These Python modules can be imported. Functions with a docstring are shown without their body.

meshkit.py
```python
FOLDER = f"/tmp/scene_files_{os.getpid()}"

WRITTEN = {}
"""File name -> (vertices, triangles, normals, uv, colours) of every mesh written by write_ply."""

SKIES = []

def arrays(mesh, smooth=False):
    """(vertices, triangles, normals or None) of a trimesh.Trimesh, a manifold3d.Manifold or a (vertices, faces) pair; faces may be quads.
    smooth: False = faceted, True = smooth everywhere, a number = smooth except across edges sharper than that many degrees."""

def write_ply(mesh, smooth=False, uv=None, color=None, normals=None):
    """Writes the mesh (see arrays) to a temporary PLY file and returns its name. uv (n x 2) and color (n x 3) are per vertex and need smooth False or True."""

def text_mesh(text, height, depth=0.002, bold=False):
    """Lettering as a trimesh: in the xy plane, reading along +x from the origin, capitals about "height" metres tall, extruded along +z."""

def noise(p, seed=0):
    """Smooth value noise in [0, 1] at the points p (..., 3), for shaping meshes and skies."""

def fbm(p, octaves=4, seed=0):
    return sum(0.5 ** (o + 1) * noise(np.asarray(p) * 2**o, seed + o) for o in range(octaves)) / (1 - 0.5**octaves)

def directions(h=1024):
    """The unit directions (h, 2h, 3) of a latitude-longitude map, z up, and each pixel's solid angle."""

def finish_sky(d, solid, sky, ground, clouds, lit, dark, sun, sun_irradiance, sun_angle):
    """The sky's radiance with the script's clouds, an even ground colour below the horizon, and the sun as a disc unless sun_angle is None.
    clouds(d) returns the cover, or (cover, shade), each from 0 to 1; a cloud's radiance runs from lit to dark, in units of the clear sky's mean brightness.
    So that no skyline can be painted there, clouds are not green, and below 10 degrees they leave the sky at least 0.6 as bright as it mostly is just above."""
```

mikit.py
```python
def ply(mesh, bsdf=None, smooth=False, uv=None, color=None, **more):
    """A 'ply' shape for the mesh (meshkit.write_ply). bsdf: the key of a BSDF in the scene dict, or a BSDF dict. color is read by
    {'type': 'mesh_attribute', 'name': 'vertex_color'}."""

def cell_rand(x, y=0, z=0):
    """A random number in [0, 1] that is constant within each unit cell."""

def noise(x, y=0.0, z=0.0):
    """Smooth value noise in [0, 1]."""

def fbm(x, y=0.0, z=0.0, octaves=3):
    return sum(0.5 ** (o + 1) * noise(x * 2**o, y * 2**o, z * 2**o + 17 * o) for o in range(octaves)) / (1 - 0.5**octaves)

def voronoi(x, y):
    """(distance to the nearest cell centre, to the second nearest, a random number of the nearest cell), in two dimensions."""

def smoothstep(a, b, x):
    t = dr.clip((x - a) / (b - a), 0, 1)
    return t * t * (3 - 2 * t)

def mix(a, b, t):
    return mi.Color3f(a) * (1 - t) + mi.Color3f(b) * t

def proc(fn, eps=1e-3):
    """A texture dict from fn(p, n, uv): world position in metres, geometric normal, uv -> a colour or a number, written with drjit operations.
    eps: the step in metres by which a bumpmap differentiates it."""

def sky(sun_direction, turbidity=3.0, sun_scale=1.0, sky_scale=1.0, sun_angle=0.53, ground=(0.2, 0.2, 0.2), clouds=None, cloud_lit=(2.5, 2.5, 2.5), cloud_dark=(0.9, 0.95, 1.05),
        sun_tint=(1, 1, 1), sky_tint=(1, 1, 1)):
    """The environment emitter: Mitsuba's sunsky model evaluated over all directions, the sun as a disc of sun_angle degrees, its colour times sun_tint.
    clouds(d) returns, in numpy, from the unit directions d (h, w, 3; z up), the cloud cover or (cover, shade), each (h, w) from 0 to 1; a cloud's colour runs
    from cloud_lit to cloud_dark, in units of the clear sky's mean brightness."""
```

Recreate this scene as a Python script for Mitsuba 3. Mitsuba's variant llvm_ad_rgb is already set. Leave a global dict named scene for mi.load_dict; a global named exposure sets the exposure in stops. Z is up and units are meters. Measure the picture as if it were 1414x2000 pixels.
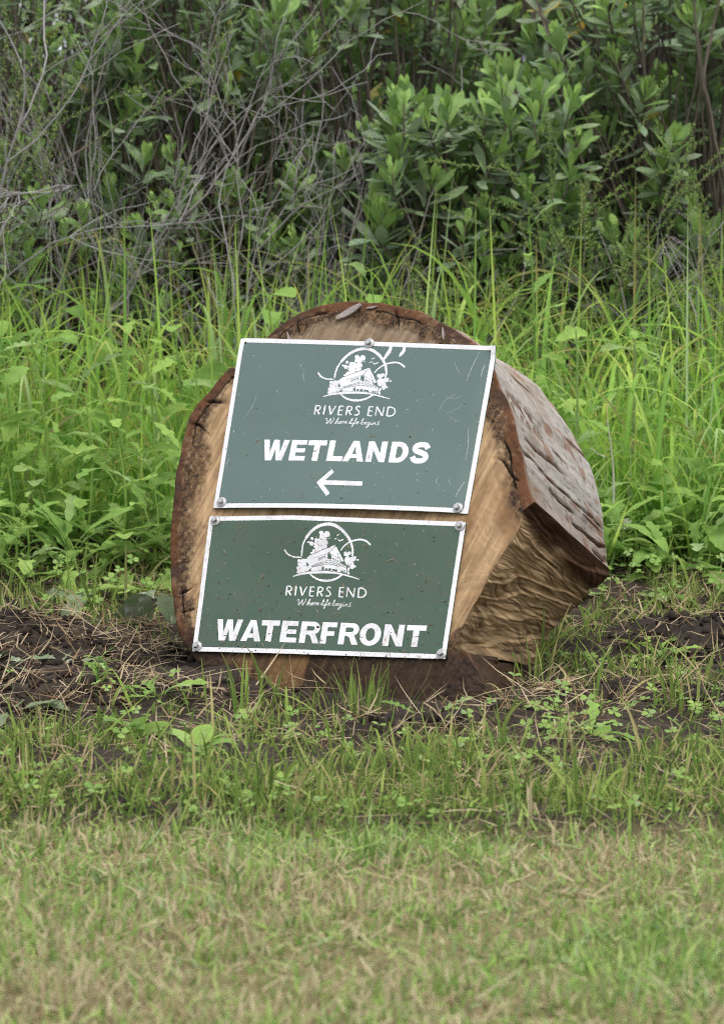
import math, numpy as np, trimesh, shapely, mitsuba as mi, drjit as dr, mikit, meshkit
from shapely.geometry import Polygon, LineString, Point, MultiPolygon, box
from shapely.ops import unary_union
from scipy.spatial import Delaunay
from mikit import noise, fbm, cell_rand, smoothstep, mix, proc

scene, labels = {}, {}
T = mi.ScalarTransform4f
# ---------------------------------------------------------------- camera, sky, exposure
PITCH = math.radians(5.97)
EYE = np.array([0, 0, 1.327])
LOOK = np.array([0, math.cos(PITCH), -math.sin(PITCH)])
scene['camera'] = {'type': 'thinlens', 'fov': 2 * math.degrees(math.atan(707 / 8333)), 'fov_axis': 'x',
                   'to_world': T().look_at(origin=EYE.tolist(), target=(EYE + LOOK).tolist(), up=[0, 0, 1]),
                   'aperture_radius': 0.0115, 'focus_distance': 9.15, 'near_clip': 0.1, 'far_clip': 2000.0}


def cloud_deck(d):
    """An even overcast, brighter overhead than at the horizon, with soft lumps."""
    up = np.clip(d[..., 2], 0, 1)
    lumps = meshkit.fbm(d * [3.0, 3.0, 5.0], 4, 5)
    return np.ones(up.shape), np.clip(0.85 - up * 0.9 + 0.5 * (lumps - 0.5), 0, 1)


scene['sky'] = mikit.sky([0.16, -0.46, 0.87], turbidity=3, sun_scale=0.24, sun_angle=32, sun_tint=(0.90, 1.0, 1.20), clouds=cloud_deck,
                         cloud_lit=(2.52, 2.58, 2.74), cloud_dark=(1.0, 1.04, 1.12))
exposure = 2.8


# ---------------------------------------------------------------- helpers
def numbered(key):
    if key not in scene and key not in labels:
        return key
    n = 1
    while f'{key}_{n:03d}' in scene or f'{key}_{n:03d}' in labels:
        n += 1
    return f'{key}_{n:03d}'


def thing(name, label, cat, group=None):
    key = numbered(name)
    labels[key] = {'label': label, 'category': cat}
    if group:
        labels[key]['group'] = group
    return key


def put(name, mesh, bsdf, parent=None, smooth=False, uv=None, kind=None, label=None, cat=None, to_world=None):
    base = f'{parent}__{name}' if parent else name
    key = numbered(base)
    shape = mesh if isinstance(mesh, dict) else mikit.ply(mesh, bsdf, smooth=smooth, uv=uv)
    if to_world is not None:
        shape = {**shape, 'to_world': to_world}
    scene[key] = shape
    d = {k: v for k, v in (('kind', kind), ('label', label), ('category', cat)) if v}
    if d:
        labels[key] = d
    return key


def rgb(*c):
    return mi.Color3f(*c)


def unit(v):
    v = np.asarray(v, float)
    return v / np.maximum(np.linalg.norm(v, axis=-1, keepdims=True), 1e-12)


def strips(P, side, width, nrm=None, fold=0.0, ids=None, ages=None):
    """Ribbons: P (n,k,3) centre lines, side (n,k,3), width (n,k). With nrm a crease runs down the middle. -> (v, f, uv)"""
    n, k = P.shape[:2]
    ids = np.zeros(n) if ids is None else ids
    ages = np.zeros(n) if ages is None else ages
    off = side * (width * 0.5)[..., None]
    rows = [P - off, P + off] if nrm is None else [P - off, P - nrm * (width * fold)[..., None], P + off]
    m = len(rows)
    V = np.stack(rows, 2).reshape(-1, 3)
    u = np.broadcast_to(np.linspace(0.02, 0.98, m)[None, None], (n, k, m)) + 2 * np.floor(ids)[:, None, None]
    v = np.broadcast_to(np.linspace(0, 0.99, k)[None, :, None], (n, k, m)) + 2 * np.floor(ages)[:, None, None]
    i, a, c = np.meshgrid(np.arange(n), np.arange(k - 1), np.arange(m - 1), indexing='ij')
    q = (i * k + a) * m + c
    f = np.stack([q, q + 1, q + m + 1, q + m], -1).reshape(-1, 4)
    return V, np.vstack([f[:, [0, 1, 2]], f[:, [0, 2, 3]]]), np.stack([u, v], -1).reshape(-1, 2)


def blades(rng, base, length, width, lean, bend, power=1.6, seg=3, crease=False, head=None, kink=None, twist=0.5, ages=None, blunt=0.0):
    """Grass blades as curved ribbons rooted at base (n,3)."""
    n = len(base)
    h = rng.uniform(0, 2 * np.pi, n) if head is None else head
    t = np.linspace(0, 1, seg + 1)
    th = lean[:, None] + bend[:, None] * t[None] ** power
    if kink is not None:
        at, amount = kink
        th = th + amount[:, None] * (t[None] > at[:, None])
    ch, sh = np.cos(h)[:, None], np.sin(h)[:, None]
    d = np.stack([np.sin(th) * ch, np.sin(th) * sh, np.cos(th)], -1)
    step = d[:, :-1] * (length / seg)[:, None, None]
    P = np.concatenate([base[:, None], base[:, None] + np.cumsum(step, 1)], 1)
    side = np.stack([-sh + 0 * th, ch + 0 * th, 0 * th], -1)
    nr = np.stack([np.cos(th) * ch, np.cos(th) * sh, -np.sin(th)], -1)
    tau = rng.normal(0, twist, n)[:, None] * (0.4 + t[None])
    s2 = side * np.cos(tau)[..., None] + nr * np.sin(tau)[..., None]
    n2 = np.cross(d, s2)
    w = width[:, None] * np.maximum((0.75 + 0.25 * np.sin(np.pi * t))[None] * (1 - t[None] ** 2.6) ** 0.9, 0.05 + blunt)
    return strips(P, s2, w, n2 if crease else None, 0.16, rng.integers(0, 97, n), ages)


def join(*parts):
    v, f, uv, at = [], [], [], 0
    for a, b, c in parts:
        v.append(a); f.append(b + at); uv.append(c); at += len(a)
    return np.vstack(v), np.vstack(f), np.vstack(uv)


def putm(name, m, bsdf, parent=None, smooth=True, **k):
    return put(name, (m[0], m[1]), bsdf, parent, smooth, uv=m[2], **k)


def tube(P, R, sides=5, seed=0):
    """One branch: polyline P (k,3), radii R (k)."""
    P = np.asarray(P, float)
    t = unit(np.gradient(P, axis=0))
    a = unit(np.cross(t, [0.31, 0.95, 0.05]))
    b = np.cross(t, a)
    g = np.arange(sides) * 2 * np.pi / sides
    v = P[:, None] + np.asarray(R)[:, None, None] * (np.cos(g)[None, :, None] * a[:, None] + np.sin(g)[None, :, None] * b[:, None])
    k = len(P)
    i, j = np.meshgrid(np.arange(k - 1), np.arange(sides), indexing='ij')
    q = np.stack([i * sides + j, i * sides + (j + 1) % sides, (i + 1) * sides + (j + 1) % sides, (i + 1) * sides + j], -1).reshape(-1, 4)
    f = np.vstack([q[:, [0, 1, 2]], q[:, [0, 2, 3]]])
    s = np.r_[0, np.cumsum(np.linalg.norm(np.diff(P, axis=0), axis=1))]
    uv = np.stack([np.broadcast_to(g / 6.28, (k, sides)) + 2 * seed, np.broadcast_to(s[:, None], (k, sides))], -1).reshape(-1, 2)
    return v.reshape(-1, 3), f, uv


# ---------------------------------------------------------------- ground shape
def ss(a, b, x):
    t = np.clip((x - a) / (b - a), 0, 1)
    return t * t * (3 - 2 * t)


def bare(x, y):
    """How bare the soil lies, 0 to 1: dug patches left, right and in front of the log."""
    spots = [(-0.80, 9.40, .36, .42, 1.2), (-0.50, 8.95, .26, .26, 1.1), (-0.72, 8.6, .22, .14, .8), (-0.36, 9.10, .10, .3, .8), (0.82, 9.58, .26, .17, 1.1), (0.62, 8.85, .26, .11, .9), (0.16, 8.42, .22, .09, .95), (1.3, 9.6, .3, .5, .9), (-1.4, 9.3, .4, .4, .9), (-0.2, 8.8, .25, .05, .6)]
    b = sum(a * np.exp(-((x - cx) / sx) ** 2 - ((y - cy) / sy) ** 2) for cx, cy, sx, sy, a in spots)
    n = meshkit.fbm(np.stack([x * 7, y * 5, x * 0], -1), 3, 3)
    return np.clip(b * 1.25 + (n - 0.5) * 0.9 - 0.05, 0, 1)


def edge_y(x):
    return 7.42 + 0.035 * x + 0.16 * (meshkit.fbm(np.stack([x * 3, x * 0, x * 0 + 3], -1), 3, 2) - 0.5)


def gz(x, y):
    x, y = np.asarray(x, float), np.asarray(y, float)
    bank = 0.11 * np.clip(y - 9.5, 0, 5) * ss(9.3, 10.2, y)
    rough = ss(-0.03, 0.05, y - edge_y(x))
    p = np.stack([x, y, 0 * x], -1)
    near = ss(14, 12, y) * ss(3, 2, np.abs(x))
    soil = bare(x, y) * near
    lumps = (meshkit.fbm(p * 9, 4, 8) - 0.5)
    z = bank - 0.018 * (1 - rough) + rough * 0.05 * (meshkit.fbm(p * 3.1, 3, 4) - 0.5) * near + 0.018 * (meshkit.fbm(p * 5, 2, 11) - 0.5) * near
    z += soil * (0.03 + 0.07 * lumps) + 0.022 * (meshkit.fbm(p * 40, 2, 21) - 0.5) * soil
    z += 0.05 * np.exp(-((x - 0.85) / .3) ** 2 - ((y - 9.62) / .16) ** 2) + 0.045 * np.exp(-((x + 0.85) / .3) ** 2 - ((y - 9.6) / .18) ** 2)
    z += 0.03 * np.exp(-((x - 0.2) / .3) ** 2 - ((y - 8.45) / .06) ** 2)
    z -= 0.05 * np.exp(-((x + 0.40) / .09) ** 2 - ((y - 9.25) / .14) ** 2)
    return z


def on_ground(x, y, dz=0.0):
    return np.stack([x, y, gz(x, y) + dz], -1)


# ---------------------------------------------------------------- materials
def bsdf(key, **k):
    scene[key] = {'type': 'principled', **k}


def two(key, **k):
    scene[key] = {'type': 'twosided', 'b': {'type': 'principled', **k}}


def thin(key, fn, rough=0.4, trans=0.7, spec=1.45):
    scene[key] = {'type': 'principledthin', 'base_color': proc(fn), 'roughness': rough, 'diff_trans': trans, 'eta': spec}


def pick(r, cols):
    """A colour from the list, by the number r in 0..1, blending between neighbours."""
    c = mi.Color3f(*cols[0])
    k = len(cols) - 1
    for i in range(k):
        c = mix(c, rgb(*cols[i + 1]), smoothstep(i / k, (i + 1) / k, r))
    return c


def ident(uv):
    i = dr.floor(uv.x / 2)
    return i, uv.x - 2 * i, uv.y - 2 * dr.floor(uv.y / 2), dr.floor(uv.y / 2)


def tall_fn(p, n, uv):
    i, u, v, age = ident(uv)
    r = cell_rand(i, 1, age)
    c = pick(r, [(.21, .42, .10), (.31, .54, .125), (.42, .64, .14), (.54, .71, .16), (.48, .63, .34)])
    c = mix(c, rgb(.36, .40, .06), 0.5 * smoothstep(.55, 1.0, v) * cell_rand(i, 2))
    c = mix(c, rgb(.48, .38, .16), smoothstep(.6, .98, v) * smoothstep(.66, .72, cell_rand(i, 3)))
    c = mix(c, rgb(.40, .31, .15), smoothstep(.93, .95, cell_rand(i, 5)) * .8)
    vein = 0.9 + 0.2 * noise(u * 14, v * 2, i)
    return c * vein * (1 + .25 * smoothstep(.12, .0, dr.abs(u - .5)))


def turf_fn(p, n, uv):
    i, u, v, age = ident(uv)
    r = cell_rand(i, 1, age)
    patch = fbm(p.x * 2.3 + 5, p.y * 1.6, 0., 3) + .16 * smoothstep(7.1, 5.9, p.y) - .06
    c = pick(r, [(.13, .24, .06), (.20, .34, .08), (.29, .42, .11), (.38, .46, .17), (.28, .38, .19)])
    straw = pick(cell_rand(i, 7, age), [(.42, .36, .21), (.50, .44, .28), (.34, .26, .15)])
    c = mix(c, straw, smoothstep(.0, .1, cell_rand(i, 4, age) + patch * 1.4 - 1.40))
    return mix(c, straw, .35 * smoothstep(.6, 1., v))


def rough_fn(p, n, uv):
    i, u, v, age = ident(uv)
    c = pick(cell_rand(i, 1, age), [(.10, .165, .04), (.16, .25, .06), (.24, .34, .08), (.33, .40, .12)])
    return mix(c, rgb(.40, .36, .16), smoothstep(.86, .9, cell_rand(i, 4, age)) + .25 * smoothstep(.6, 1., v))


def straw_fn(p, n, uv):
    i, u, v, age = ident(uv)
    return pick(cell_rand(i, 1), [(.30, .23, .14), (.44, .36, .24), (.17, .11, .06), (.36, .28, .18), (.24, .15, .08)])


def shrub_fn(p, n, uv):
    i, u, v, age = ident(uv)
    c = pick(cell_rand(i, 1), [(.14, .245, .095), (.20, .31, .115), (.17, .28, .145), (.25, .36, .14)])
    c = mix(c, rgb(.33, .50, .14), smoothstep(1.5, 0.2, age) * .85)
    c = mix(c, rgb(.34, .37, .31), .6 * smoothstep(1.5, 2.5, age))  # lower leaves greyer: wet grey sheen and pale undersides put into the colour
    odd = smoothstep(.955, .965, cell_rand(i, 6)) * smoothstep(1.5, 2.5, age)
    c = mix(c, rgb(.45, .33, .05), odd)
    c = c * (.85 + .35 * fbm(p.x * 60, p.y * 60, p.z * 60, 2))
    return mix(c, rgb(.22, .30, .12), .5 * smoothstep(.07, .02, dr.abs(u - .5)))


def weed_fn(p, n, uv):
    i, u, v, age = ident(uv)
    c = pick(cell_rand(i, 1, age), [(.22, .38, .10), (.30, .47, .115), (.38, .55, .14), (.34, .47, .21)])
    c = c * (.75 + .5 * fbm(p.x * 45, p.y * 45, p.z * 45, 3))
    vein = smoothstep(.05, .015, dr.abs(u - .5))
    side = smoothstep(.10, .02, dr.abs((v * 9 + dr.abs(u - .5) * 4) - dr.floor(v * 9 + dr.abs(u - .5) * 4) - .5))
    return mix(c, rgb(.30, .40, .18), dr.maximum(vein * .8, side * .25))


def wilt_fn(p, n, uv):
    i, u, v, age = ident(uv)
    c = mix(rgb(.10, .18, .06), rgb(.26, .28, .20), fbm(p.x * 30, p.y * 30, p.z * 30, 3))
    return mix(c, rgb(.40, .42, .34), smoothstep(.55, .8, fbm(p.x * 90, p.y * 40, p.z * 40, 3)))


def needle_fn(p, n, uv):
    i, u, v, age = ident(uv)
    return pick(cell_rand(i, 1), [(.14, .25, .07), (.21, .35, .09), (.30, .45, .12), (.42, .54, .16)])


def twig_fn(p, n, uv):
    i = dr.floor(uv.x / 2)
    c = pick(cell_rand(i, 2), [(.13, .12, .12), (.23, .215, .215), (.33, .31, .315), (.19, .165, .155)])
    return c * (.65 + .7 * fbm(uv.y * 60, uv.x * 9, i, 3))


def stem_fn(p, n, uv):
    i = dr.floor(uv.x / 2)
    c = pick(cell_rand(i, 2), [(.10, .082, .065), (.16, .13, .105), (.085, .068, .055)])
    return c * (.6 + .8 * fbm(uv.y * 50, uv.x * 9, i, 3))


def soil_fn(p, n, uv):
    f = fbm(p.x * 30, p.y * 30, p.z * 30, 4)
    c = mix(rgb(.015, .0115, .0095), rgb(.040, .030, .024), f)
    c = mix(c, rgb(.055, .043, .033), smoothstep(.58, .75, fbm(p.x * 9, p.y * 14, 3., 4)) * .6)
    lawn = smoothstep(7.62, 7.3, p.y + .12 * noise(p.x * 9, p.y * 9))
    thatch = mix(rgb(.09, .085, .035), rgb(.18, .155, .075), fbm(p.x * 60, p.y * 60, 0., 3))
    return mix(c, thatch, lawn)


def soil_bump(p, n, uv):
    return fbm(p.x * 55, p.y * 55, p.z * 55, 4)


def clod_fn(p, n, uv):
    return mix(rgb(.015, .0115, .0095), rgb(.040, .030, .024), fbm(p.x * 60, p.y * 60, p.z * 60, 3))


for key, fn, r, t, *eta_ in (('tall_leaf', tall_fn, .40, 1.0), ('turf_leaf', turf_fn, .55, .6), ('rough_leaf', rough_fn, .45, .7), ('shrub_leaf', shrub_fn, .25, .40, 1.6),
                      ('weed_leaf', weed_fn, .40, .9), ('wilt_leaf', wilt_fn, .45, .4), ('needle_leaf', needle_fn, .4, .8), ('pale_leaf', lambda p, n, uv: mix(rgb(.38, .42, .27), rgb(.62, .62, .52), fbm(p.x * 40, p.y * 40, p.z * 40, 3)), .5, .5), ('straw', straw_fn, .7, .3)):
    thin(key, fn, r, t, *eta_)
two('twig_bark', base_color=proc(twig_fn), roughness=.75, specular=.3)
two('stem_bark', base_color=proc(stem_fn), roughness=.7, specular=.3)
scene['soil'] = {'type': 'twosided', 'b': {'type': 'bumpmap', 't': proc(soil_bump, .002), 'scale': .012, 'b': {'type': 'principled', 'base_color': proc(soil_fn), 'roughness': .85, 'specular': .12}}}
two('clod', base_color=proc(clod_fn), roughness=.85, specular=.15)

# ---------------------------------------------------------------- the log's own frame: millimetres u (right), v (up), w (out of the cut face)
ORG = np.array([-0.0298, 9.1524, 0.3921])
EU = np.array([0.9127, -0.4086, -0.0028])
EV = np.array([0.177, 0.3891, 0.904])
EN = np.array([0.3683, 0.8256, -0.4274])    # into the log
DEPTH = 460.0


def face(u, v, w=0.0):
    u, v, w = (np.asarray(a, float)[..., None] * 0.001 for a in (u, v, w))
    return ORG + u * EU + v * EV - w * EN


def local(p):
    q = p - mi.Point3f(*ORG.tolist())
    return dr.dot(q, mi.Vector3f(*EU.tolist())), dr.dot(q, mi.Vector3f(*EV.tolist()))


# front outline and the matching back outline
PAIRS = [((-329, 302), (-290, 300)), ((-300, 345), (-262, 340)), ((-272, 379), (-240, 370)), ((-231, 420), (-195, 405)), ((-186, 446), (-150, 428)), ((-127, 462), (-100, 450)), ((-67, 468), (-40, 465)),
         ((8, 463), (40, 488)), ((84, 446), (102, 505)), ((137, 423), (180, 470)), ((190, 399), (246, 415)), ((236, 374), (272, 384)), ((267, 336), (328, 314)), ((298, 285), (374, 236)), ((338, 218), (408, 157)),
         ((369, 145), (424, 112)), ((409, 52), (437, 69)), ((428, 21), (453, 20)),
         ((401, -4), (434, -24)), ((407, -38), (424, -48)), ((370, -116), (410, -80)), ((327, -230), (368, -132)), ((311, -284), (345, -172)), ((302, -321), (330, -210)),
         ((330, -317), (318, -236)), ((370, -364), (306, -268)), ((401, -406), (286, -310)), ((379, -438), (270, -330)), ((231, -470), (200, -380)), ((113, -468), (100, -390)), ((-56, -455), (-50, -380)), ((-208, -425), (-190, -350)),
         ((-263, -394), (-240, -330)), ((-298, -367), (-270, -310)), ((-339, -323), (-310, -280)), ((-372, -255), (-340, -230)), ((-398, -162), (-360, -150)), ((-414, -67), (-375, -60)), ((-423, 16), (-380, 15)),
         ((-428, 100), (-385, 95)), ((-421, 185), (-380, 175)), ((-393, 234), (-355, 225)), ((-365, 278), (-330, 265)), ((-344, 302), (-310, 290))]
SPLIT0, SPLIT1 = 17, 23      # the torn part of the rim runs from pair 17 to pair 23


def dense_outline(step=5.0):
    A = np.array([p[0] for p in PAIRS], float)
    B = np.array([p[1] for p in PAIRS], float)
    fa, fb, seg = [], [], []
    n = len(A)
    for i in range(n):
        j = (i + 1) % n
        k = max(2, int(max(np.linalg.norm(A[j] - A[i]), np.linalg.norm(B[j] - B[i])) / (step * (.5 if SPLIT0 <= i < SPLIT1 else 1))))
        t = np.arange(k) / k
        sharp = SPLIT0 - 1 <= i <= 27
        if sharp:
            fa.append(A[i] + (A[j] - A[i]) * t[:, None]); fb.append(B[i] + (B[j] - B[i]) * t[:, None])
        else:
            for X, out in ((A, fa), (B, fb)):
                p0, p1, p2, p3 = X[i - 1], X[i], X[j], X[(i + 2) % n]
                tt = t[:, None]
                out.append(0.5 * (2 * p1 + (p2 - p0) * tt + (2 * p0 - 5 * p1 + 4 * p2 - p3) * tt ** 2 + (3 * p1 - p0 - 3 * p2 + p3) * tt ** 3))
        seg.append(np.full(k, i) + t)
    return np.vstack(fa), np.vstack(fb), np.concatenate(seg)


OA, OB, SEG = dense_outline()
jit = meshkit.fbm(np.stack([OA[:, 0] / 40, OA[:, 1] / 40, OA[:, 0] * 0], -1), 3, 2) - 0.5
cen = OA.mean(0)
rad = unit(OA - cen)
OA = OA + rad * (jit * 9)[:, None]


def log_face_mesh():
    poly = Polygon(OA).buffer(0)
    rim = np.r_[OA[SEG >= SPLIT1 + 1], OA[SEG <= SPLIT0]]
    bark_line = LineString(rim)
    x0, y0, x1, y1 = poly.bounds

    def grid(h):
        gx, gy = np.meshgrid(np.arange(x0, x1, h), np.arange(y0, y1, h))
        gx = gx + (np.arange(gx.shape[0]) % 2)[:, None] * h / 2
        return np.stack([gx.ravel(), gy.ravel()], -1)

    g1, g2 = grid(7.0), grid(2.6)
    b = shapely.boundary(poly)
    d1 = shapely.distance(shapely.points(g1), b); in1 = shapely.contains_xy(poly, g1[:, 0], g1[:, 1]) & (d1 >= 70)
    d2 = shapely.distance(shapely.points(g2), b); in2 = shapely.contains_xy(poly, g2[:, 0], g2[:, 1]) & (d2 < 70) & (d2 > 1.5)
    P = np.vstack([OA, g1[in1], g2[in2]])
    tri = Delaunay(P).simplices
    c = P[tri].mean(1)
    tri = tri[shapely.contains_xy(poly, c[:, 0], c[:, 1])]
    a = np.cross(P[tri[:, 1]] - P[tri[:, 0]], P[tri[:, 2]] - P[tri[:, 0]])
    tri[a < 0] = tri[a < 0][:, ::-1]
    d = shapely.distance(shapely.points(P), bark_line)
    ang = np.arctan2(P[:, 1], P[:, 0])
    q = np.stack([P[:, 0] / 55, P[:, 1] / 55, P[:, 0] * 0], -1)
    wob = 8 * (meshkit.fbm(q, 3, 5) - 0.5)
    gate = ss(0.40, 0.55, meshkit.noise(np.stack([ang * 4, ang * 0, ang * 0 + 5], -1), 7))
    ring = np.exp(-((d - 25 - 1.6 * wob) / 1.9) ** 2) * (0.15 + gate)                       # crack between bark and wood
    check = np.abs((meshkit.fbm(np.stack([P[:, 0] / 160, P[:, 1] / 160, q[:, 0] * 0], -1), 2, 9) * 3 + ang * 16 / np.pi) % 1 - 0.5)
    radial = np.exp(-(check / 0.035) ** 2) * ss(75, 30, d) * ss(8, 22, d) * (gate > .3)
    w = -7 * ring * ss(.25, .6, meshkit.noise(np.stack([ang * 9, ang * 0, ang * 0 + 2], -1), 17)) - 8 * radial + 5 * (meshkit.fbm(q * 1.2, 4, 6) - 0.5) * ss(90, 20, d) + 4 * (meshkit.fbm(q * 6, 3, 16) - 0.5) * ss(80, 30, d)
    w += -3.5 * ss(4, 0, d) ** 2 - 7 * ss(30, 0, d) * meshkit.fbm(q * .8, 3, 26)
    stri = meshkit.fbm(np.stack([(P[:, 0] - .35 * P[:, 1]) / 9, P[:, 1] / 120, q[:, 0] * 0], -1), 3, 12) - 0.5
    w += 2.0 * stri
    w = w - np.r_[np.full(len(OA), 3.0) * 0, np.zeros(len(P) - len(OA))]
    dirt = np.clip(ring + radial, 0, 1)
    return face(P[:, 0], P[:, 1], w), tri, np.stack([d / 1000 + 0 * dirt, np.round(dirt, 2)], -1), w[:len(OA)]


FACE_V, FACE_F, FACE_UV, RIM_W = log_face_mesh()


def loft(i0, i1, rows, kind):
    """Side of the log between outline samples i0..i1 (wrapping), from the face back to the far cut."""
    idx = np.arange(i0, i1 + 1) % len(OA)
    A, B, w0 = OA[idx], OB[idx], RIM_W[idx]
    s = np.linspace(0, 1, rows)
    P = A[:, None] + (B - A)[:, None] * s[None, :, None]
    W = -DEPTH * s[None] + w0[:, None] * (1 - s[None]) ** 6
    arc = np.r_[0, np.cumsum(np.linalg.norm(np.diff(A, axis=0), axis=1))]
    out = unit(P - P.mean((0, 1)) * 0 - np.array([0, 40.0]))
    tang = np.gradient(P, axis=0)
    nrm = unit(np.stack([-tang[..., 1], tang[..., 0]], -1))
    nrm = np.where((nrm * out).sum(-1, keepdims=True) < 0, -nrm, nrm)
    S = np.broadcast_to(s[None], W.shape)
    AR = np.broadcast_to(arc[:, None], W.shape)
    q = np.stack([AR / 30, S * 3, 0 * S], -1)
    fade = ss(0, .06, S) if kind != 'split' else ss(0, .04, S)
    if kind == 'split':
        e = ss(0, 18, AR) * ss(0, 18, arc[-1] - AR)
        warp = meshkit.fbm(np.stack([AR / 90, S * 2.2, 0 * S], -1), 3, 30) - .5
        b = AR / 62 + 1.7 * warp + S * 1.1 + .35 * (meshkit.fbm(np.stack([AR / 14, S * 2, 0 * S], -1), 3, 38) - .5)
        fr = b - np.floor(b)
        stepped = (np.floor(b) + ss(.0, 1., fr) * .35 + ss(.86, 1., fr) * .65) - b
        ridge = 1 - np.abs(2 * meshkit.fbm(np.stack([AR / 15 + warp * 3 + S * 1.0, S * 1.5, 0 * S], -1), 4, 31) - 1)
        d = 17 * stepped + 3.5 * (ridge - .75) + 30 * (meshkit.fbm(np.stack([AR / 90, S * 2.5, 0 * S], -1), 3, 33) - .55) - 14 * ss(30, 60, AR) * ss(.0, .3, S)
        fine = meshkit.fbm(np.stack([AR / 4 + warp * 14 + S * 8, S * 7, 0 * S], -1), 3, 35) - .5
        d = (d + 5 * fine) * fade * (.25 + .75 * e)
    else:
        d = (7 * (meshkit.fbm(q * [1, .6, 1], 4, 20) - .5) + 18 * (meshkit.fbm(np.stack([AR / 160, S * 1.5, 0 * S], -1), 2, 23) - .5)) * fade
        for ca, s0, s1, dep in CRACKS:
            ca = SIDE_ARC - ca
            wob = crack_wave(S, ca, np)
            line = np.exp(-((AR - ca - wob) / 3.2) ** 2) * ss(s0, s0 + .06, S) * ss(s1 + .02, s1 - .1, S)
            d = d - dep * line
    d = d - 16 * ss(.93, 1., S) ** 2
    P = P + nrm * d[..., None]
    V = face(P[..., 0], P[..., 1], W)
    n, k = W.shape
    i, j = np.meshgrid(np.arange(n - 1), np.arange(k - 1), indexing='ij')
    qd = np.stack([i * k + j, i * k + j + 1, (i + 1) * k + j + 1, (i + 1) * k + j], -1).reshape(-1, 4)
    uv = np.stack([AR / 1000, S], -1).reshape(-1, 2)
    return V.reshape(-1, 3), np.vstack([qd[:, [0, 1, 2]], qd[:, [0, 2, 3]]])[:, ::-1], uv, P[:, -1], W[:, -1]


seg_index = lambda i: int(np.searchsorted(SEG, i))
# arc length (mm) counted from the left of the top, start and end along the log, depth
CRACKS = [(137, 0.0, .97, 17), (196, .12, .55, 10), (45, .55, 1.0, 16), (88, .30, .62, 9), (330, .72, 1.0, 16), (250, .45, .62, 8), (110, .68, .95, 10), (395, .35, .6, 7), (20, .75, .98, 10)]


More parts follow.
